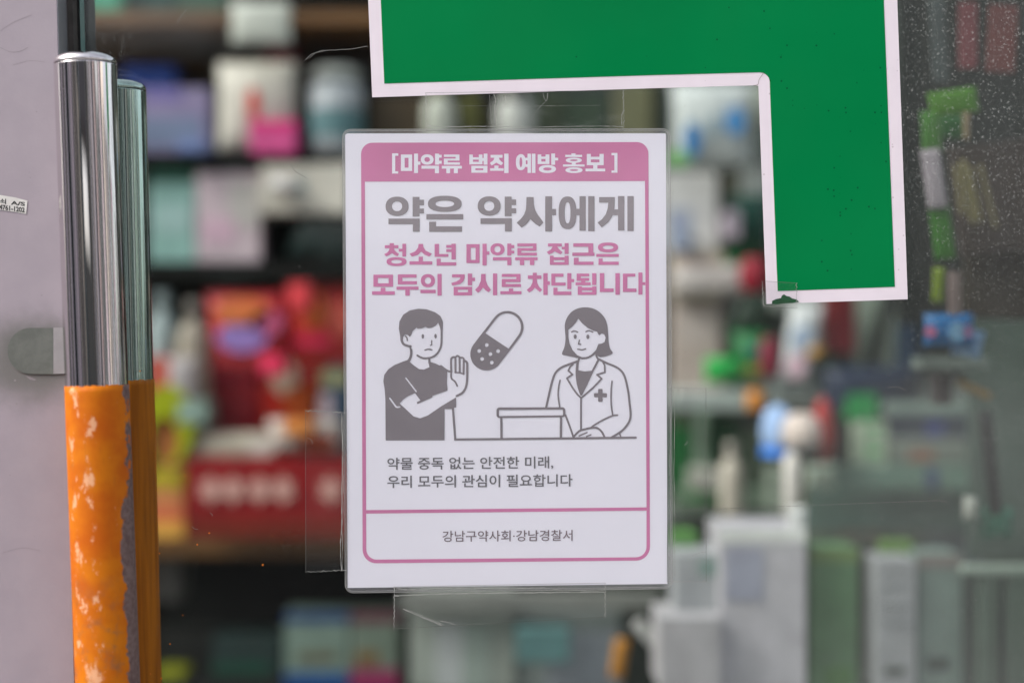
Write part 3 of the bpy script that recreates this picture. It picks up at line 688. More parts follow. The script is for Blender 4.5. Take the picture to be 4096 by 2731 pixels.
# ------------------------------------------------------------------ clear tape strips
m_tape = film_mat('clear_tape', haze=.006, hazecol=(.6, .6, .58), rough=.09, gain=.6, bump=(40, .25, .002))
m_tedge = mat('tape_edge', (.30, .30, .285, 1), .35); m_tedged = mat('tape_edge_dark', (.12, .12, .11, 1), .5)
def serr(a, b, amp, n, out):
    dx, dy = b[0] - a[0], b[1] - a[1]; l = math.hypot(dx, dy); nx, ny = -dy / l * out, dx / l * out; q = []
    for i in range(n + 1):
        t = i / n; s = amp * (random.uniform(.3, 1) if i % 2 else random.uniform(-.6, 0))
        q.append((a[0] + dx * t + nx * s, a[1] + dy * t + ny * s))
    return q
def tape(q, ends, label, creases, teeth=16, Yt=None, ew=2.0):
    """q = TL TR BR BL; ends 'h' = torn at left and right, 'v' = torn at top and bottom"""
    Yt = Yt or PY - .0009
    e = empty('clear_tape', P(sum(p[0] for p in q) / 4, max(p[1] for p in q), Yt), label, 'clear tape', 'strips of clear tape on the glass')
    TL, TR, BR, BL = q
    if ends == 'h':
        a = serr(BL, TL, 4, teeth, 1); b_ = serr(TR, BR, 4, teeth, 1); poly = a + b_; long_ = [(TL, TR), (BL, BR)]; torn = [a, b_]
    else:
        a = serr(TL, TR, 4, teeth, 1); b_ = serr(BR, BL, 4, teeth, 1); poly = a + b_; long_ = [(TL, BL), (TR, BR)]; torn = [a, b_]
    prism('tape_film', poly, Yt, .00006, m_tape, e)
    for t in torn:
        L = []
        for p0, p1 in zip(t, t[1:]): L += stroke([p0, p1], random.uniform(.35, 1.4) * ew, 0, False, True)
        flat_obj('torn_edge', L, Yt - .00006, m_tedge, e)
    L = []
    for p0, p1 in long_: L += stroke([p0, p1], 1.2, 0, False, False)
    flat_obj('cut_edge', L, Yt - .00006, m_tedged, e)
    L = []
    for c, w in creases:
        pts = smooth_line(c, 6); pts = [(x + random.uniform(-.9, .9), y + random.uniform(-.9, .9)) for x, y in pts]
        for p0, p1 in zip(pts, pts[1:]): L += stroke([p0, p1], w * random.uniform(.5, 1.3), 0, False, True)
    if L: flat_obj('crease', L, Yt - .0001, m_tedge, e)
    return e
tape([(1703, 372), (2494, 362), (2496, 524), (1703, 523)], 'h', 'clear tape strip joining the top of the poster to the green letter',
     [([(1708, 504), (1780, 508), (1900, 507), (1945, 506)], 2.6), ([(1950, 507), (2100, 509), (2250, 507), (2400, 505), (2492, 508)], 1.8), ([(1975, 378), (1982, 400), (1979, 440), (1988, 500)], 1.3), ([(1958, 380), (1962, 440), (1966, 498)], .9),
      ([(2172, 372), (2178, 395), (2187, 402), (2190, 374)], 1.8), ([(2184, 405), (2150, 440), (2120, 485)], 1.1), ([(2496, 442), (2487, 460), (2488, 500)], 2.2), ([(2022, 385), (2026, 410)], 1.5), ([(1710, 428), (1900, 424), (2120, 425), (2400, 422)], .7)])
tape([(1577, 2346), (2421, 2330), (2422, 2466), (1575, 2514)], 'h', 'clear tape strip along the bottom edge of the poster',
     [([(1582, 2382), (1700, 2376), (1850, 2372), (2000, 2370), (2200, 2368), (2418, 2366)], 4.2), ([(1584, 2353), (1660, 2357), (1800, 2350), (2000, 2352), (2180, 2350)], 2.4), ([(2180, 2352), (2300, 2360), (2418, 2358)], 1.5), ([(1613, 2434), (1660, 2455), (1720, 2480), (1765, 2499)], 3.6), ([(1625, 2436), (1690, 2462), (1740, 2482), (1775, 2498)], 1.6), ([(1762, 2482), (1800, 2490), (1822, 2499)], 2.6)], ew=2.6)
tape([(1222, 1641), (1385, 1650), (1385, 2280), (1223, 2287)], 'v', 'clear tape strip along the left edge of the poster',
     [([(1366, 1655), (1370, 1800), (1368, 1950), (1366, 2100), (1362, 2200), (1366, 2278)], 3.2), ([(1372, 1660), (1374, 1900), (1371, 2100), (1369, 2278)], 1.6), ([(1228, 1750), (1245, 1758), (1250, 1775)], 1.2)], ew=2.2)
tape([(2672, 1548), (2824, 1552), (2825, 2325), (2668, 2325)], 'v', 'clear tape strip along the right edge of the poster',
     [([(2694, 1560), (2698, 1700), (2696, 1900), (2699, 2100), (2700, 2300)], 1.7), ([(2680, 1560), (2682, 1700), (2679, 1900)], 1.3), ([(2765, 2222), (2800, 2210), (2824, 2206)], 1.6), ([(2768, 2222), (2800, 2221), (2822, 2212)], .9), ([(2736, 1780), (2750, 1770), (2745, 1765)], 1.1)])
tape([(3049, 1124), (3186, 1132), (3188, 1233), (3053, 1230)], 'h', 'small clear tape patch over the chipped corner of the green letter',
     [([(3056, 1222), (3090, 1226), (3130, 1223), (3180, 1227)], 1.6), ([(3060, 1170), (3062, 1215)], 1.2)], 12, G0 - .0013)

# ------------------------------------------------------------------ the shop inside
def boxv(x0, y0, x1, y1, Y, dep, bev=0.0):
    a = P(x0, y0, Y); b_ = P(x1, y1, Y)
    return a, b_
def bevel_box(name, lo, hi, m, parent=None, bev=.002, rot=0):
    bm = bmesh.new(); bmesh.ops.create_cube(bm, size=1)
    c = (Vector(lo) + Vector(hi)) / 2; s = Vector(hi) - Vector(lo)
    for v_ in bm.verts: v_.co = Vector((v_.co.x * s.x, v_.co.y * s.y, v_.co.z * s.z))
    if bev: bmesh.ops.bevel(bm, geom=bm.edges[:], offset=min(bev, min(s) * .3), segments=2, affect='EDGES', profile=.6)
    if rot: bmesh.ops.rotate(bm, verts=bm.verts[:], cent=(0, 0, 0), matrix=Matrix.Rotation(rot, 3, 'Y'))
    me = bpy.data.meshes.new(name); bm.to_mesh(me); bm.free(); me.materials.append(m)
    o = bpy.data.objects.new(name, me); COL.objects.link(o)
    zl = -s.z / 2
    me.transform(Matrix.Translation((0, 0, -zl))); c = Vector((c.x, c.y, c.z + zl))
    if parent is not None: o.parent = parent; o.location = c - parent.location
    else: o.location = c
    return o
def carton(x0, y0, x1, y1, Y, col, label, panels=(), dep=.05, rot=0, cat='box', name='medicine_box', group='boxed goods on the shop shelves', k=None):
    k = k or KIN
    a, b_ = P(x0, y0, Y), P(x1, y1, Y)
    e = empty(name, Vector(((a.x + b_.x) / 2, Y + dep / 2, b_.z)), label, cat, group)
    bevel_box('carton', (a.x, Y, b_.z), (b_.x, Y + dep, a.z), pm(*col, k=k), e)
    w, h = b_.x - a.x, a.z - b_.z
    for i, (fx0, fy0, fx1, fy1, c) in enumerate(panels):
        bevel_box('printed_panel', (a.x + w * fx0, Y - .0008 - .0004 * i, a.z - h * fy1), (a.x + w * fx1, Y + .0004, a.z - h * fy0), pm(*c, k=k), e, bev=.0005)
    if rot: e.rotation_euler = (0, rot, 0)
    return e
def rounditem(cx_, y0, y1, wpx, Y, col, label, capcol=None, kind='bottle', prof=None, cat=None, group='bottles and tubs in the shop', lab=None, k=None, rot=0):
    k = k or KIN
    t, b_ = P(cx_, y0, Y), P(cx_, y1, Y); H = t.z - b_.z; r_ = wpx / FPX * Y / 2
    e = empty(kind, b_, label, cat or kind, group)
    pf = prof or [(.9, 0), (1, .04), (1, .62), (.85, .72), (.45, .78), (.45, .82)]
    vs, fs = lathe([(q * r_, h * H) for q, h in pf], 28)
    obj('body', [v + b_ for v in vs], fs, pm(*col, k=k), e, smooth=True)
    if capcol:
        h0 = pf[-1][1]
        vs, fs = lathe([(pf[-1][0] * r_ * 1.15, h0 * H), (pf[-1][0] * r_ * 1.15, H * .985), (pf[-1][0] * r_, H)], 24)
        obj('cap', [v + b_ for v in vs], fs, pm(*capcol, k=k), e, smooth=True)
    if lab:
        h0, h1, c = lab; vs, fs = lathe([(r_ * 1.015, h0 * H), (r_ * 1.015, h1 * H)], 28)
        obj('label_band', [v + b_ for v in vs], fs[:-2], pm(*c, k=k), e, smooth=True)
    if rot: e.rotation_euler = (0, rot, 0)
    return e
def pouch(cx_, cy_, wpx, hpx, Y, col, label, blobs=(), rot=0, puff=.018, group='pouches and packets in the shop', name='foil_pouch', cat='pouch', k=None):
    k = k or KIN
    c = P(cx_, cy_, Y); w, h = wpx / FPX * Y, hpx / FPX * Y
    e = empty(name, Vector((c.x, Y, c.z - h / 2)), label, cat, group)
    n_ = 14; vs, fs = [], []
    for s in (-1, 1):
        for j in range(n_ + 1):
            for i in range(n_ + 1):
                u, v_ = i / n_ * 2 - 1, j / n_ * 2 - 1
                d = puff * (max(0, 1 - abs(u) ** 2.6) * max(0, 1 - abs(v_) ** 2.6)) ** .6 * (1 + .12 * math.sin(7 * u + 3 * v_))
                pin = 1 - .05 * (1 - abs(u)) * abs(v_)
                vs.append(Vector((c.x + u * w / 2 * (1 - .04 * (1 - v_ * v_)), Y + s * (d + .0006), c.z + v_ * h / 2)))
    m_ = (n_ + 1) ** 2
    for j in range(n_):
        for i in range(n_):
            q = j * (n_ + 1) + i; fs.append((q, q + 1, q + n_ + 2, q + n_ + 1)); fs.append((m_ + q, m_ + q + n_ + 1, m_ + q + n_ + 2, m_ + q + 1))
    bd = [i for i in range(n_)] + [i * (n_ + 1) + n_ for i in range(n_)] + [n_ * (n_ + 1) + i for i in range(n_, 0, -1)] + [i * (n_ + 1) for i in range(n_, 0, -1)]
    for a, b_ in zip(bd, bd[1:] + bd[:1]): fs.append((b_, a, m_ + a, m_ + b_))
    obj('packet', vs, fs, pm(*col, k=k, rough=.35), e, smooth=True)
    for (bx, by, brx, bry, bc) in blobs:
        q = ell(cx_ + bx * wpx / 2, cy_ + by * hpx / 2, brx * wpx / 2, bry * hpx / 2, 0, 20)[0]
        prism('print_spot', q, Y - puff * 1.15 - .002, .004, pm(*bc, k=k), e)
    if rot: e.rotation_euler = (0, rot, 0)
    return e
def slab(name, x0, y0, x1, y1, Y, dep, m, label=None, cat=None, parent=None, bev=.002, group=None):
    a, b_ = P(x0, y0, Y), P(x1, y1, Y)
    o = bevel_box(name, (a.x, Y, b_.z), (b_.x, Y + dep, a.z), m, parent, bev)
    if parent is None: tag(o, label, cat, group)
    return o
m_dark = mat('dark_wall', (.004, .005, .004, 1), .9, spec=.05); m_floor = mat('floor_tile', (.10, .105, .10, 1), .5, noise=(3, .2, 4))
m_shelfw = mat('shelf_wood', rgb(86, 56, 18, 1.25), .5, noise=(14, .3, 4)); m_shelfd = mat('shelf_dark', (.008, .009, .008, 1), .7, spec=.1)
m_grey = mat('grey_board', rgb(92, 98, 92, 1.2), .6, noise=(5, .2, 3))
ZF = 0.0
tag(obj('shop_floor', [(-6, G0 + .02, ZF), (6, G0 + .02, ZF), (6, 6, ZF), (-6, 6, ZF)], [(0, 1, 2, 3)], m_floor), kind='structure')
tag(bevel_box('shop_back_wall', (-5, 4.2, 0), (5, 4.35, 3), m_grey, None, .002), 'dim grey back wall of the shop behind the shelves', 'wall')
LY = 1.72                                   # shelf unit on the left
unit = empty('shelf_unit', P(900, 4000, LY), 'dark shelving unit full of colourful packets on the left inside the shop', 'shelf')
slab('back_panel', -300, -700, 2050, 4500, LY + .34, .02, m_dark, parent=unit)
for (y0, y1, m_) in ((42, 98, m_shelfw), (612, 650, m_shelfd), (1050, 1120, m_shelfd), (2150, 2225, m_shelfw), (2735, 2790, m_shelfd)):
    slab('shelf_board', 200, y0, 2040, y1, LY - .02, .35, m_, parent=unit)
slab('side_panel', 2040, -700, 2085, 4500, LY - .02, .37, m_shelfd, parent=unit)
# ... top row
G1 = 'goods on the shelves left of the poster'
carton(320, -230, 480, 42, LY, (72, 158, 128), 'mint green box standing on the top shelf at the far left', [(0, .0, 1, .2, (40, 90, 90))])
carton(500, -160, 690, 42, LY + .02, (36, 78, 72), 'dark teal box next to the mint one on the top shelf', [(.1, .3, .9, .6, (60, 110, 100))])
carton(705, -160, 900, 42, LY + .02, (48, 84, 66), 'dull green box on the top shelf beside the white hanging card', [(.1, .2, .9, .5, (90, 120, 90))])
pouch(1045, 95, 240, 165, LY - .05, (186, 190, 180), 'white card packet overlapping the top wooden shelf edge', puff=.006, name='card_packet', cat='packet')
# second row
carton(490, 262, 700, 350, LY + .05, (40, 76, 158), 'royal blue box lying on the lavender packet', dep=.08)
carton(560, 352, 838, 612, LY, (136, 126, 158), 'lavender box with bluish lower half under the blue box', [(.0, .45, .9, .9, (112, 124, 150)), (.05, .02, .6, .2, (120, 110, 170))])
pouch(1030, 430, 320, 360, LY, (196, 192, 180), 'white pouch with a red drop and a magenta corner', [(-.12, -.1, .14, .34, (196, 24, 20)), (.5, .55, .5, .18, (214, 40, 120)), (.45, .85, .5, .14, (196, 110, 150))])
carton(1000, 480, 1180, 612, LY - .04, (196, 76, 132), 'pink box in front of the white pouch', [(0, .0, 1, .25, (220, 36, 120))])
rounditem(1125, 195, 275, 130, LY + .08, (170, 30, 60), 'small crimson tub peeping out above the white pouch', kind='tub', prof=[(.9, 0), (1, .1), (1, .9), (.9, 1)])
rounditem(1350, 280, 612, 215, LY, (150, 156, 160), 'grey white tub with teal label behind the poster corner', (150, 155, 150), kind='tub', prof=[(.95, 0), (1, .04), (1, .78), (.8, .84)], lab=(.15, .5, (84, 116, 120)))
carton(1480, 380, 1700, 612, LY + .02, (74, 62, 44), 'dull brown box above the top left of the poster')
rounditem(1760, 330, 612, 130, LY, (176, 180, 168), 'first white bottle above the poster', (110, 110, 40), kind='bottle')
rounditem(1880, 330, 612, 100, LY + .03, (96, 98, 34), 'olive bottle between the two white bottles above the poster', (80, 80, 30), kind='bottle')
rounditem(2060, 330, 612, 150, LY, (180, 182, 176), 'second white bottle above the poster', (150, 150, 130), kind='bottle')
# third row
carton(595, 660, 780, 1050, LY, (134, 172, 164), 'pale mint carton left of the pink one on the middle shelf', [(0, 0, 1, .18, (48, 96, 78)), (.1, .4, .9, .7, (150, 180, 176))])
carton(785, 690, 1040, 1050, LY - .01, (184, 168, 174), 'pale pink carton in the middle of the third shelf', [(.5, .1, 1, .6, (176, 172, 168)), (.1, .5, .6, .8, (190, 160, 175))])
carton(905, 650, 1385, 860, LY + .06, (160, 160, 154), 'long grey white carton lying behind the pink one')
carton(1045, 655, 1395, 850, LY - .03, (160, 156, 146), 'long beige grey box in front of the dark packet on the third shelf', [(.1, .3, .5, .6, (140, 150, 150))], k=1.5)
pouch(1270, 960, 260, 190, LY, (30, 46, 44), 'black green packet beside the poster on the third shelf', rot=.3)
# fourth row (reds)
rounditem(650, 1165, 1560, 120, LY, (150, 164, 164), 'grey white bottle next to the inner handle', (150, 165, 165), kind='bottle')
rounditem(775, 1200, 1600, 130, LY - .01, (150, 142, 128), 'beige bottle between the grey bottle and the red packets', (110, 106, 100), kind='bottle')
carton(590, 1430, 705, 1600, LY - .03, (182, 82, 70), 'coral red box low beside the inner handle')
pouch(730, 1520, 110, 180, LY - .05, (166, 160, 160), 'small white packet beside the coral box', puff=.006)
pouch(985, 1330, 330, 330, LY, (190, 60, 66), 'red packet with an orange top and a lavender oval', [(-.1, -.5, .7, .35, (200, 110, 60)), (-.1, .12, .62, .36, (140, 116, 180)), (.5, -.25, .4, .3, (176, 84, 120))])
pouch(1290, 1300, 290, 360, LY + .01, (186, 52, 48), 'red packet with orange spots beside the poster edge', [(-.25, -.35, .35, .4, (206, 112, 50)), (.5, -.1, .4, .4, (210, 96, 80)), (-.3, .35, .6, .12, (206, 40, 80))])
carton(835, 1480, 1030, 1780, LY, (122, 10, 24), 'deep crimson box under the lavender oval', [(0, 0, 1, .08, (150, 26, 70))])
pouch(1190, 1600, 420, 420, LY + .02, (160, 34, 24), 'large red and orange packet with white patches', [(-.25, -.45, .26, .34, (190, 170, 150)), (.1, .0, .4, .3, (170, 74, 20)), (.5, .1, .2, .2, (190, 170, 180)), (.75, -.3, .3, .4, (70, 90, 100)), (.3, .45, .4, .1, (190, 180, 170))])
carton(1280, 1480, 1395, 1800, LY - .04, (50, 70, 90), 'slate blue box touching the left side of the poster', [(0, 0, 1, .2, (130, 130, 96)), (.0, .3, .4, .6, (186, 170, 178))])
pouch(930, 1790, 380, 120, LY - .04, (172, 166, 150), 'flat cream packet lying above the red sign', [(.6, .0, .3, .6, (190, 184, 176))], puff=.01)
pouch(1220, 1740, 300, 130, LY - .05, (178, 168, 160), 'flat white packet leaning beside the poster', [(.3, .4, .5, .5, (160, 60, 24))], puff=.01)
for (x0, y0, x1, y1, dy, c, l) in (
    (1150, 1130, 1240, 1240, -.06, (196, 60, 66), 'small scarlet box between the two red packets'),
    (1040, 1420, 1130, 1500, -.07, (214, 50, 84), 'small rose box right of the lavender oval'),
    (1130, 1680, 1250, 1740, -.08, (190, 120, 60), 'small apricot box above the flat white packet'),
    (700, 1600, 830, 1700, -.06, (120, 140, 130), 'grey mint box above the cream packet'),
    (1080, 700, 1170, 760, -.06, (196, 190, 186), 'small white tag box on the long beige box'),
    (705, 560, 830, 610, -.04, (96, 110, 150), 'small slate blue box at the foot of the lavender one')):
    carton(x0, y0, x1, y1, LY + dy, c, l, [(.15, .2, .6, .7, tuple(min(255, int(v * 1.3)) for v in c))])
rg = empty('ring_toy', P(680, 1900, LY - .06), 'yellow green ring shaped packet beside the inner handle', 'packet')
L_ = [ell(665, 1700, 105, 160, 0, 32), ell(655, 1760, 62, 95, None, 28)]
def flat_prism(name, layers, Y, thick, m, parent):
    v_, out_ = flatten(layers); tris = out_[0]; used = sorted({i for t in tris for i in t}); mp = {u: k for k, u in enumerate(used)}
    A_ = [P(v_[i][0], v_[i][1], Y) for i in used]; n_ = len(A_); B_ = [Vector((a.x, a.y + thick, a.z)) for a in A_]; F_ = []; ed = {}
    for t in tris:
        t = tuple(mp[i] for i in t); a, b2, c2 = (A_[i] for i in t)
        if (b2 - a).cross(c2 - a).y > 0: t = tuple(reversed(t))
        F_.append(t); F_.append(tuple(i + n_ for i in reversed(t)))
        for i in range(3): ed[(t[i], t[(i + 1) % 3])] = 1
    for (i, j) in list(ed):
        if (j, i) not in ed: F_.append((j, i, i + n_, j + n_))
    return obj(name, A_ + B_, F_, m, parent)
flat_prism('ring', L_, LY - .06, .03, pm(150, 160, 14), rg)
flat_prism('centre', [ell(655, 1765, 58, 90, 0, 28)], LY - .05, .015, pm(178, 110, 60), rg)
carton(600, 1880, 735, 2150, LY - .02, (196, 130, 80), 'pale orange box with a yellow top beside the red sign', [(0, 0, 1, .25, (176, 166, 30)), (0, .55, 1, .75, (200, 100, 70)), (0, .75, 1, 1, (214, 160, 70))])
sg = empty('shelf_sign', P(1070, 2150, LY - .07), 'dark red shelf sign with blurred white lettering', 'sign')
slab('sign_board', 745, 1832, 1700, 2150, LY - .07, .02, pm(118, 14, 18, 1.2), parent=sg)
slab('sign_stripe', 745, 2070, 1700, 2150, LY - .072, .003, pm(96, 26, 14, 1.2), parent=sg, bev=.0004)
for xx in (840, 930, 1035, 1130, 1320):
    blk = [([(xx - 42, 1925), (xx + 40, 1925), (xx + 40, 1945), (xx - 42, 1945)], 0), ([(xx - 10, 1905), (xx + 12, 1905), (xx + 12, 2010), (xx - 10, 2010)], 0), ([(xx - 40, 1965), (xx + 42, 1965), (xx + 42, 1990), (xx - 40, 1990)], 0), ell(xx, 1962, 34, 34, 0, 16)]
    flat_prism('sign_letter', blk, LY - .0735, .002, pm(196, 150, 140), sg)
carton(590, 2232, 720, 2400, LY + .04, (86, 84, 80), 'grey box standing under the wooden shelf by the inner handle', k=.8)
# bottom
carton(1140, 2450, 1395, 2760, LY - .03, (128, 150, 138), 'pale green box with blue top and base below the poster', [(0, 0, 1, .12, (18, 66, 130)), (0, .76, 1, 1, (10, 76, 140)), (.2, .5, .8, .62, (110, 106, 84))], k=.65)
carton(1402, 2450, 1590, 2760, LY - .03, (120, 136, 122), 'pale green box with magenta base below the poster', [(0, 0, 1, .12, (116, 40, 70)), (0, .72, 1, 1, (150, 40, 92)), (.1, .5, .6, .66, (130, 100, 50))], k=.65)
carton(850, 2540, 1130, 2760, LY + .02, (26, 46, 44), 'dark teal box on the lowest shelf at left', [(0, .5, .8, .7, (20, 70, 54)), (0, .78, 1, 1, (30, 36, 80))])
carton(610, 2690, 730, 2760, LY, (120, 124, 20), 'yellow green box at the bottom by the inner handle')

# ---- right of the poster: white rack goods far back
RY = 1.75
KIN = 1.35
rack = empty('wall_rack', P(2900, 3000, RY + .3), 'pale grey green display rack behind the right side of the poster', 'display rack')
slab('back_panel', 2086, -900, 5200, 4500, RY + .45, .02, mat('rack_board', rgb(60, 70, 62, 1.1), .6, noise=(6, .25, 3)), parent=rack)
for (y0, y1) in ((640, 675), (1560, 1625), (2050, 2080)):
    slab('shelf_board', 2086, y0, 5000, y1, RY + .02, .42, pm(120, 128, 122), parent=rack)
carton(2120, 360, 2260, 640, RY + .06, (84, 96, 70), 'grey green box above the middle of the poster')
carton(2262, 380, 2420, 640, RY + .04, (60, 78, 58), 'dark green box above the poster near its right')
carton(2455, 330, 2610, 640, RY + .04, (112, 112, 84), 'olive grey box above the poster right corner')
carton(2612, 300, 2660, 640, RY + .02, (20, 28, 18), 'narrow black box beside the poster top right corner')
pouch(2850, 500, 330, 330, RY - .06, (160, 166, 164), 'white pouch with two blue figures right of the poster', [(-.5, .35, .2, .42, (34, 100, 150)), (.55, -.1, .22, .35, (44, 110, 160)), (.05, .0, .12, .3, (110, 130, 140)), (-.85, .8, .3, .2, (100, 150, 90))])
pouch(2960, 420, 260, 150, RY, (150, 156, 140), 'grey olive packet behind the white pouch', [(-.4, -.4, .3, .4, (60, 76, 40))])
carton(2660, 690, 2870, 1010, RY, (172, 172, 170), 'white box right of the poster under the blue figures', [(.05, .45, .5, .8, (128, 134, 150))])
carton(2885, 670, 2960, 900, RY + .03, (92, 92, 78), 'narrow olive grey box left of the green letter leg')
carton(2965, 640, 3080, 800, RY + .02, (136, 142, 138), 'grey box tucked behind the letter leg')
pouch(3010, 880, 220, 200, RY + .02, (10, 56, 46), 'dark green packet behind the letter leg')
carton(2690, 1010, 2900, 1190, RY - .02, (176, 164, 146), 'beige box with pink lettering beside the poster', [(.1, .2, .7, .6, (184, 156, 150))])
carton(2900, 960, 3040, 1080, RY, (14, 66, 36), 'deep green box beside the letter leg', [(0, .5, .4, 1, (30, 110, 60))])
pouch(2840, 1120, 320, 120, RY - .03, (158, 152, 148), 'white flat packet right of the poster', puff=.01)
rounditem(3015, 1030, 1170, 120, RY - .08, (150, 20, 44), 'round crimson tub beside the letter corner', kind='tub', prof=[(.5, 0), (.9, .15), (1, .5), (.9, .85), (.5, 1)], k=.8)
carton(2690, 1190, 2890, 1560, RY, (158, 146, 138), 'tall beige box beside the right edge of the poster', [(.1, .1, .9, .5, (166, 156, 150))])
pouch(2960, 1270, 170, 220, RY - .02, (28, 44, 34), 'black green packet right of the beige box', rot=.4)
carton(2870, 1150, 3060, 1260, RY + .04, (130, 128, 130), 'grey box behind the black green packet')
carton(3010, 1230, 3110, 1560, RY + .02, (110, 118, 112), 'grey green carton left of the white tube')
pouch(2885, 1480, 130, 100, RY - .1, (20, 138, 54), 'small bright green packet right of the poster', [(0, -.3, .6, .4, (60, 170, 90))], puff=.01)
pouch(3000, 1430, 140, 200, RY - .06, (28, 92, 50), 'leaf green packet left of the maroon tube', [(.3, -.3, .4, .2, (10, 100, 100)), (.1, .5, .4, .2, (130, 130, 50))])
rounditem(3075, 1350, 1510, 70, RY - .1, (110, 24, 46), 'maroon tube left of the white one', kind='tube', prof=[(.6, 0), (1, .15), (1, .85), (.6, 1)])
rounditem(3020, 1560, 1640, 70, RY - .12, (176, 110, 26), 'small amber jar on the shelf edge', kind='jar', prof=[(.8, 0), (1, .2), (1, .8), (.7, 1)])
pouch(3180, 1370, 130, 320, RY - .1, (172, 176, 176), 'tall white tube packet leaning right of the maroon tube', [(.0, -.1, .7, .35, (140, 156, 176)), (-.1, .6, .6, .3, (190, 160, 172))], rot=.16, puff=.012)
rounditem(3260, 1385, 1430, 60, RY - .12, (150, 110, 40), 'tiny amber jar right of the white tube', kind='jar', prof=[(.8, 0), (1, .2), (1, .8), (.7, 1)])
carton(3320, 1130, 3425, 1415, RY - .1, (82, 22, 28), 'dark maroon box below the green letter', [(0, .0, .3, .5, (100, 30, 30))])
pouch(3290, 1450, 150, 90, RY - .08, (10, 62, 34), 'deep green packet under the maroon box')
carton(3425, 1100, 3620, 1500, RY - .02, (120, 132, 120), 'pale grey green board below the green letter', dep=.01, name='display_board', cat='board')
pouch(3478, 1310, 60, 330, RY - .08, (16, 22, 18), 'black strap like packet leaning on the grey green board', rot=.26, puff=.006)
pouch(3480, 1560, 380, 190, RY - .12, (14, 28, 48), 'navy blue packet below the grey green board', puff=.02)
carton(3622, 1120, 3685, 1640, RY - .12, (18, 36, 54), 'narrow navy box beside the grey green board')
carton(2690, 1640, 2760, 2040, RY, (14, 84, 38), 'green box seen through the right tape strip', [(0, 0, 1, .15, (80, 90, 70))])
carton(2830, 1660, 2960, 1870, RY + .01, (6, 66, 32), 'deep green box right of the tape strip')
rounditem(2925, 1770, 2060, 90, RY - .14, (158, 152, 140), 'slim beige bottle right of the tape strip', (150, 145, 136), kind='bottle')
carton(2690, 1560, 3000, 1640, RY - .02, (140, 150, 146), 'long pale shelf strip box right of the poster')
carton(2975, 1700, 3080, 2050, RY, (48, 62, 46), 'dark olive carton between the beige bottle and the pen')
carton(2700, 1960, 3200, 2050, RY - .04, (84, 100, 84), 'long grey green carton low on the right shelf', [(.1, .1, .4, .4, (60, 130, 70))])
for (x0, y0, x1, y1, dy, c, l) in (
    (3090, 1180, 3310, 1240, -.04, (150, 158, 150), 'long pale box across the top of the white tube'),
    (3240, 1250, 3320, 1400, -.03, (120, 140, 128), 'pale green box between the white tube and the maroon box'),
    (3100, 1520, 3330, 1580, -.09, (150, 160, 158), 'whitish strip under the white tube'),
    (3230, 1440, 3300, 1540, -.10, (40, 60, 54), 'small dark teal box below the tiny amber jar'),
    (2790, 1640, 2828, 1900, -.02, (110, 130, 112), 'narrow grey green box between the two green boxes'),
    (2700, 1560, 2830, 1600, -.12, (166, 170, 166), 'small white tag on the right shelf edge near the poster'),
    (3090, 1870, 3135, 2050, -.10, (120, 132, 118), 'narrow sage box left of the white pen'),
    (2770, 1880, 2880, 1960, -.08, (150, 150, 142), 'small ivory box below the deep green one'),
    (3240, 1870, 3390, 1950, -.16, (126, 138, 126), 'pale sage box below the red ball'),
    (2700, 900, 2760, 1000, -.05, (130, 140, 160), 'small bluish box at the foot of the white one'),
    (2905, 840, 2960, 950, -.05, (150, 140, 150), 'small mauve box right of the white one')):
    carton(x0, y0, x1, y1, RY + dy, c, l, [(.1, .2, .7, .6, tuple(int(v * .8) for v in c))])
# near display on the right
NY = 1.50
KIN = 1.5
rounditem(3110, 1620, 1830, 130, NY, (126, 150, 184), 'light blue round toy with white top left of the beige ball', kind='ball', cat='ball', prof=[(.3, 0), (.75, .12), (1, .4), (1, .6), (.75, .88), (.3, 1)], lab=(.05, .22, (40, 110, 196)))
rounditem(3205, 1650, 1790, 160, NY - .02, (172, 160, 152), 'beige ball with a grey rim in front of the red one', kind='ball', cat='ball', prof=[(.5, 0), (.9, .1), (1, .4), (.95, .65), (.7, .9), (.3, 1)], lab=(.02, .14, (110, 108, 104)))
rounditem(3290, 1590, 1850, 100, NY + .03, (130, 26, 24), 'red ball right of the beige one', kind='ball', cat='ball', prof=[(.3, 0), (.8, .15), (1, .4), (.8, .7), (.5, .9), (.2, 1)])
pouch(3180, 1790, 200, 70, NY + .01, (14, 12, 14), 'black base under the balls', puff=.02, name='toy_stand', cat='stand')
rounditem(3167, 1805, 2060, 68, NY - .03, (176, 172, 166), 'white marker pen standing below the balls', kind='marker_pen', cat='pen', prof=[(.8, 0), (1, .05), (1, .85), (.6, .97), (.2, 1)])
carton(3195, 1860, 3222, 2100, NY + .01, (84, 74, 26), 'narrow olive card right of the white pen', dep=.01)
carton(3400, 1580, 3510, 1680, NY + .1, (14, 130, 62), 'bright green box behind the price card', k=1.1)
carton(3410, 1690, 3550, 1880, NY + .05, (136, 150, 130), 'pale price card with green lines', [(.4, .05, .8, .14, (100, 150, 110)), (.4, .28, .8, .38, (100, 150, 110)), (.4, .55, .8, .7, (90, 150, 100))], dep=.01, name='price_card', cat='card')
carton(3555, 1660, 3890, 1760, NY + .1, (24, 34, 46), 'dark navy tray right of the price card', [(.45, .3, .65, .8, (18, 34, 100))])
carton(3570, 1765, 3900, 1850, NY + .05, (96, 104, 96), 'grey beige tray under the navy one', [(.2, .4, .5, .9, (120, 84, 66))])
carton(3540, 1610, 3900, 1655, NY + .03, (104, 120, 112), 'pale green rail above the navy tray', dep=.01, name='shelf_rail', cat='rail')
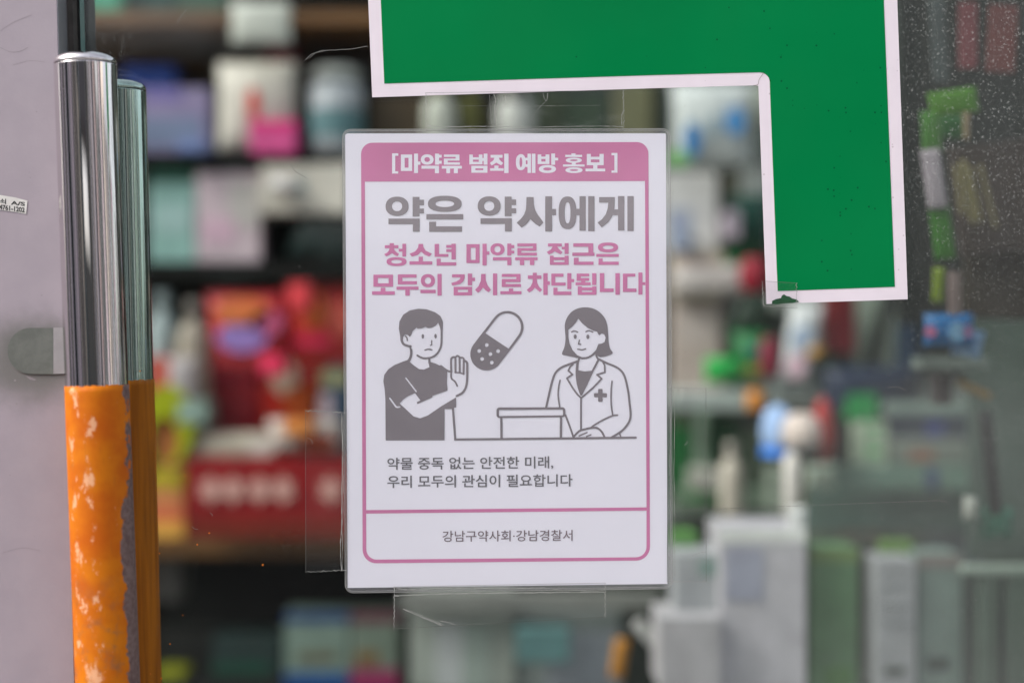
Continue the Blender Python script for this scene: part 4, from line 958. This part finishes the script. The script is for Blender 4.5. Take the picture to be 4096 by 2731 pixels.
carton(3340, 1860, 4300, 1960, NY + .04, (80, 104, 92), 'long grey green board across the lower right', [(.38, .1, .43, .9, (36, 50, 84))], dep=.01, name='display_board', cat='board')
carton(3230, 1960, 4300, 2120, NY + .07, (64, 84, 76), 'dull teal board behind the lower right boxes', dep=.01, name='display_board', cat='board')
carton(3240, 2100, 4400, 2330, NY + .10, (70, 80, 68), 'mottled olive board behind the tall boxes', [(.1, .0, .25, .9, (98, 94, 84)), (.4, .0, .6, .9, (84, 92, 94))], dep=.01, name='display_board', cat='board')
BY = 1.34
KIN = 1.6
carton(2880, 2115, 3225, 2760, BY, (148, 146, 150), 'large pale grey carton with its white lid edge up at lower right', [(.0, .0, 1, .085, (178, 180, 176)), (.07, .12, .5, .44, (128, 130, 142))], dep=.09, k=1.6)
pouch(3190, 2090, 70, 130, BY + .01, (170, 172, 170), 'white lid flap standing at the carton corner', puff=.003, name='lid_flap', cat='flap')
carton(2700, 2210, 2885, 2470, BY + .015, (132, 134, 136), 'grey white box left of the large pale carton', [(.5, .1, .9, .35, (104, 122, 116))], dep=.06, k=1.6)
carton(2640, 2470, 2885, 2770, BY - .02, (142, 140, 142), 'pale box in the foreground under the poster right corner', dep=.08, k=1.6)
carton(2690, 2130, 2790, 2460, BY + .06, (72, 112, 58), 'lime green box seen beside the poster bottom right corner', dep=.04)
carton(3240, 2190, 3435, 2770, BY + .03, (66, 96, 66), 'muted green carton right of the large pale carton', [(0, 0, 1, .1, (80, 102, 58)), (.3, .82, .85, .98, (52, 90, 40))], dep=.05)
carton(3436, 2160, 3500, 2770, BY + .08, (40, 44, 38), 'dark narrow filler for the shaded gap right of the muted green carton', dep=.03)  # shade of an open gap, put in as a dark box
carton(3505, 2235, 3665, 2770, BY, (116, 118, 120), 'pale grey carton with thin lines and a dark mark at its foot', [(.15, .1, .85, .12, (96, 100, 102)), (.15, .2, .85, .22, (96, 100, 102)), (.15, .34, .85, .36, (96, 100, 102)), (.15, .46, .85, .48, (96, 100, 102)), (.2, .8, .7, .86, (46, 54, 50))], dep=.05)
carton(3530, 2165, 3655, 2232, BY + .04, (70, 98, 42), 'lime strip on top of the pale grey carton', dep=.02)
carton(3670, 2215, 3850, 2770, BY + .01, (86, 100, 94), 'grey green carton with a dark mark at its foot', [(.2, .74, .7, .84, (34, 44, 40)), (0, 0, 1, .1, (92, 88, 84))], dep=.05)
basket = empty('wire_basket', P(4000, 2760, BY), 'ribbed grey green basket in the lower right corner', 'basket', None)
slab('rim', 3850, 2262, 4500, 2295, BY - .01, .012, pm(110, 122, 112), parent=basket)
slab('back', 3850, 2296, 4500, 2800, BY + .05, .01, pm(44, 56, 48), parent=basket)
for i in range(14):
    x_ = 3868 + i * 46 + random.uniform(-8, 8); slab('rib', x_, 2296, x_ + random.uniform(14, 24), 2800, BY - .004, .006, pm(72, 86, 76) if i % 3 else pm(34, 42, 38), parent=basket)
# centre bottom
carton(1640, 2380, 2060, 2760, BY + .25, (106, 112, 106), 'grey carton just below the poster', [(.25, .3, .5, 1, (128, 132, 132)), (.5, .3, .75, 1, (108, 118, 112))], dep=.1)
carton(2065, 2520, 2280, 2650, BY + .2, (64, 92, 92), 'teal grey box below the poster', dep=.04)
carton(2062, 2400, 2480, 2760, BY + .26, (104, 112, 110), 'wide grey carton behind the teal box below the poster', [(.3, .35, 1, 1, (118, 124, 130))], dep=.05)
carton(1600, 2370, 2640, 2440, BY + .22, (90, 92, 88), 'grey shelf rail right under the poster', dep=.02, name='shelf_rail', cat='rail')
pouch(2465, 2630, 60, 160, BY + .12, (140, 96, 36), 'small amber packet under the poster', rot=.15, puff=.006)
st_ = carton(2590, 2380, 2640, 2900, BY + .1, (150, 150, 148), 'diagonal pale strut leaning under the poster right corner', dep=.01, rot=-.78, name='diagonal_strut', cat='strut')
st_.location.x += .075; st_.location.z += .01
# right edge, close to the glass
QY = 1.13
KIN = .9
carton(3600, -200, 4700, 1300, QY + .35, (26, 31, 28), 'dark brown grey partition behind the far right of the glass', dep=.02, name='partition', cat='partition')
carton(3838, 10, 3912, 275, QY + .05, (104, 58, 62), 'dull red booklet at the top right', dep=.004, name='booklet', cat='booklet')
carton(3945, 20, 4060, 290, QY + .05, (92, 52, 50), 'brownish red booklet at the top right edge', dep=.004, rot=.06, name='booklet', cat='booklet')
carton(3740, -60, 3800, 330, QY + .06, (64, 72, 72), 'grey leaning strip left of the red booklets', dep=.004, rot=-.06, name='paper_strip', cat='strip')
pouch(3820, 410, 200, 100, QY + .02, (68, 112, 34), 'lime green paper leaf at upper right', rot=-.14, puff=.002, name='leaflet', cat='leaflet')
pouch(3730, 530, 80, 170, QY + .02, (58, 104, 40), 'lime green vertical paper under the leaf', rot=-.05, puff=.002, name='leaflet', cat='leaflet')
pouch(3800, 510, 130, 90, QY + .04, (44, 92, 48), 'darker green paper beside the lime one', puff=.002, name='leaflet', cat='leaflet')
pouch(3865, 505, 26, 110, QY + .01, (124, 110, 86), 'small beige tag on the green paper', puff=.001, name='leaflet', cat='leaflet')
pouch(3752, 715, 76, 240, QY + .015, (150, 142, 148), 'lavender white paper strip between the green papers', rot=-.14, puff=.002, name='leaflet', cat='leaflet')
pouch(3782, 930, 84, 220, QY + .02, (46, 100, 28), 'green paper strip under the white one', rot=-.12, puff=.002, name='leaflet', cat='leaflet')
pouch(3750, 1140, 46, 140, QY + .02, (104, 124, 28), 'yellow green tab below the green strip', rot=.04, puff=.002, name='leaflet', cat='leaflet')
carton(3800, 1085, 3845, 1260, QY + .03, (128, 112, 108), 'pinkish grey post below the green strip', dep=.006, name='post', cat='post')
carton(3850, 560, 4300, 1000, QY + .10, (54, 46, 42), 'dark brown board with pale stripes at the right edge', dep=.01, rot=-.12, name='display_board', cat='board')
for i, (xx, ww, hh) in enumerate(((3850, 16, 200), (3895, 22, 260), (3925, 14, 230), (3985, 12, 260))):
    pouch(xx, 760 + i * 8, ww, hh, QY + .07, (118, 112, 76), ('first', 'second', 'third', 'fourth')[i] + ' from the left of the four cream paper stripes at the right edge', rot=-.13 - i * .04, puff=.001, name='paper_strip', cat='strip')
carton(3860, 1000, 4500, 1280, QY + .12, (48, 42, 34), 'dark olive brown board below the striped one', dep=.01, rot=.02, name='display_board', cat='board')
pouch(3795, 1320, 200, 130, QY + .06, (30, 92, 144), 'blue and white packet with pink patches at the right', [(-.7, .1, .2, .35, (176, 100, 136)), (.75, .1, .2, .35, (150, 110, 150)), (.35, .1, .3, .6, (110, 150, 180))], puff=.01)
pouch(3860, 1370, 120, 110, QY + .07, (116, 146, 178), 'pale blue corner of a packet beside the blue one', rot=.2, puff=.006)
carton(3680, 1430, 3960, 1480, QY + .1, (96, 106, 100), 'pale grey green ledge under the blue packet', dep=.03, name='shelf_ledge', cat='ledge')
pouch(3890, 1555, 150, 30, QY + .12, (150, 116, 50), 'curved mustard strip at the right', rot=.45, puff=.003, name='paper_strip', cat='strip')
carton(3750, 1500, 3810, 1620, QY + .13, (48, 36, 38), 'dark plum box beneath the ledge at the right', dep=.02)
carton(3880, 1260, 4500, 2240, QY + .28, (66, 80, 72), 'large grey board filling the right edge', dep=.01, name='display_board', cat='board')
pouch(3985, 1850, 56, 420, QY + .10, (12, 15, 14), 'tall black wedge at the right', rot=-.11, puff=.006, name='umbrella_sleeve', cat='sleeve')
pouch(3880, 2030, 54, 90, QY + .12, (150, 154, 146), 'small white packet beside the black wedge', puff=.008)
pouch(3990, 2090, 130, 120, QY + .13, (34, 92, 72), 'teal packet under the black wedge', puff=.01)

# ------------------------------------------------------------------ the street behind the camera (seen in the steel and the glass)
m_pave = mat('paving', (.30, .29, .28, 1), .8, noise=(4, .2, 5)); m_road = mat('asphalt', (.10, .10, .10, 1), .85, noise=(9, .25, 5))
tag(obj('pavement', [(-30, -3.0, -.0), (30, -3.0, 0), (30, G0 + .02, 0), (-30, G0 + .02, 0)], [(0, 1, 2, 3)], m_pave), kind='structure')
tag(obj('road', [(-200, -200, -.12), (200, -200, -.12), (200, -3.0, -.12), (-200, -3.0, -.12)], [(0, 1, 2, 3)], m_road), kind='structure')
def wallc(c, k=1): return mat('render', tuple(min(.88, v * k) for v in c) + (1,), .8, noise=(2, .15, 4))
tones = [(.50, .44, .45), (.07, .065, .065), (.66, .58, .62), (.20, .18, .17), (.68, .58, .50), (.05, .055, .06), (.40, .44, .43), (.55, .47, .40), (.20, .22, .21), (.60, .56, .60),
         (.34, .27, .24), (.48, .50, .50), (.09, .10, .10), (.56, .50, .44), (.30, .33, .36)]
tname = ['rosy grey', 'soot black', 'pale pink', 'taupe', 'peach', 'charcoal', 'sage grey', 'sand coloured', 'dark green grey', 'lavender white', 'brown', 'pale green grey', 'nearly black', 'cream', 'slate blue']
rb = random.Random(21)
light_t = [(.82, .70, .74), (.85, .80, .82), (.80, .70, .56), (.70, .74, .72), (.85, .76, .70)]; dark_t = [(.03, .035, .035), (.10, .12, .11), (.06, .05, .045), (.16, .15, .10), (.05, .08, .09)]
a_ = -98.0; k = 0; pos = ['far left', 'left', 'right', 'far right']
while a_ < 98:
    wd = rb.choice([7, 10, 14, 18])
    if -9 < a_ + wd and a_ < 9:
        if a_ < -10: wd = -9 - a_
        else: a_ = 9.0; continue
    am = R(a_ + wd / 2); Rb = rb.uniform(13.2, 14.2); w_ = 2 * Rb * math.tan(R(wd / 2)) + .15; h = rb.uniform(4.8, 6.4)
    c = tones[k % 15]; nm = tname[k % 15]; am_d = a_ + wd / 2
    e = empty('street_building', (0, 0, -.12), nm + (' tall' if h > 5.6 else ' low') + ' building face, ' + pos[0 if am_d < -45 else 1 if am_d < 0 else 2 if am_d < 45 else 3] + ' in the street mirrored by the handle', 'building', 'buildings across the street')
    bevel_box('wall', (-w_ / 2, -5, 0), (w_ / 2, 0, h), wallc(c, 1.35), e, .01).location = (0, -2.5, 0)
    n_p = rb.choice([1, 1, 2])
    for q in range(n_p):
        pw = w_ / n_p * rb.uniform(.3, .65); px_ = -w_ / 2 + w_ * (q + .5) / n_p
        bevel_box('pilaster', (-pw / 2, -.02, 0), (pw / 2, .12, h - .6), wallc(rb.choice(light_t if sum(c) < .9 else dark_t)), e, .01).location = (px_, .05, .02)
    bevel_box('window', (-.3, -.02, 0), (.3, .16, h - 1.2), pm(40, 48, 52, 1, .15), e, .005).location = (w_ * .12, .07, .4)
    e.location = (Rb * math.sin(am), -Rb * math.cos(am), -.12); e.rotation_euler = (0, 0, am)
    a_ += wd; k += 1
# unseen low wall and footbridge added to bound the mirrored strip of sky
lw = tag(bevel_box('sky_gap_wall', (-2.1, -12.2, -.12), (2.4, -12, 2.5), wallc((.12, .12, .11)), None, .01), 'low dark wall across the street, unseen, raised to bound the mirrored sky', 'wall')
fb = empty('blocker', (0, -14, 3.2), 'dark footbridge slab added across the street, unseen, to bound the mirrored sky', 'blocker')
bevel_box('blocker_slab', (-2.7, -15.5, 3.8), (2.7, -13, 5.6), wallc((.12, .115, .12)), fb, .02)
bevel_box('blocker_top', (-2.7, -13.2, 5.62), (2.7, -13.05, 6.7), wallc((.10, .10, .10)), fb, .02)
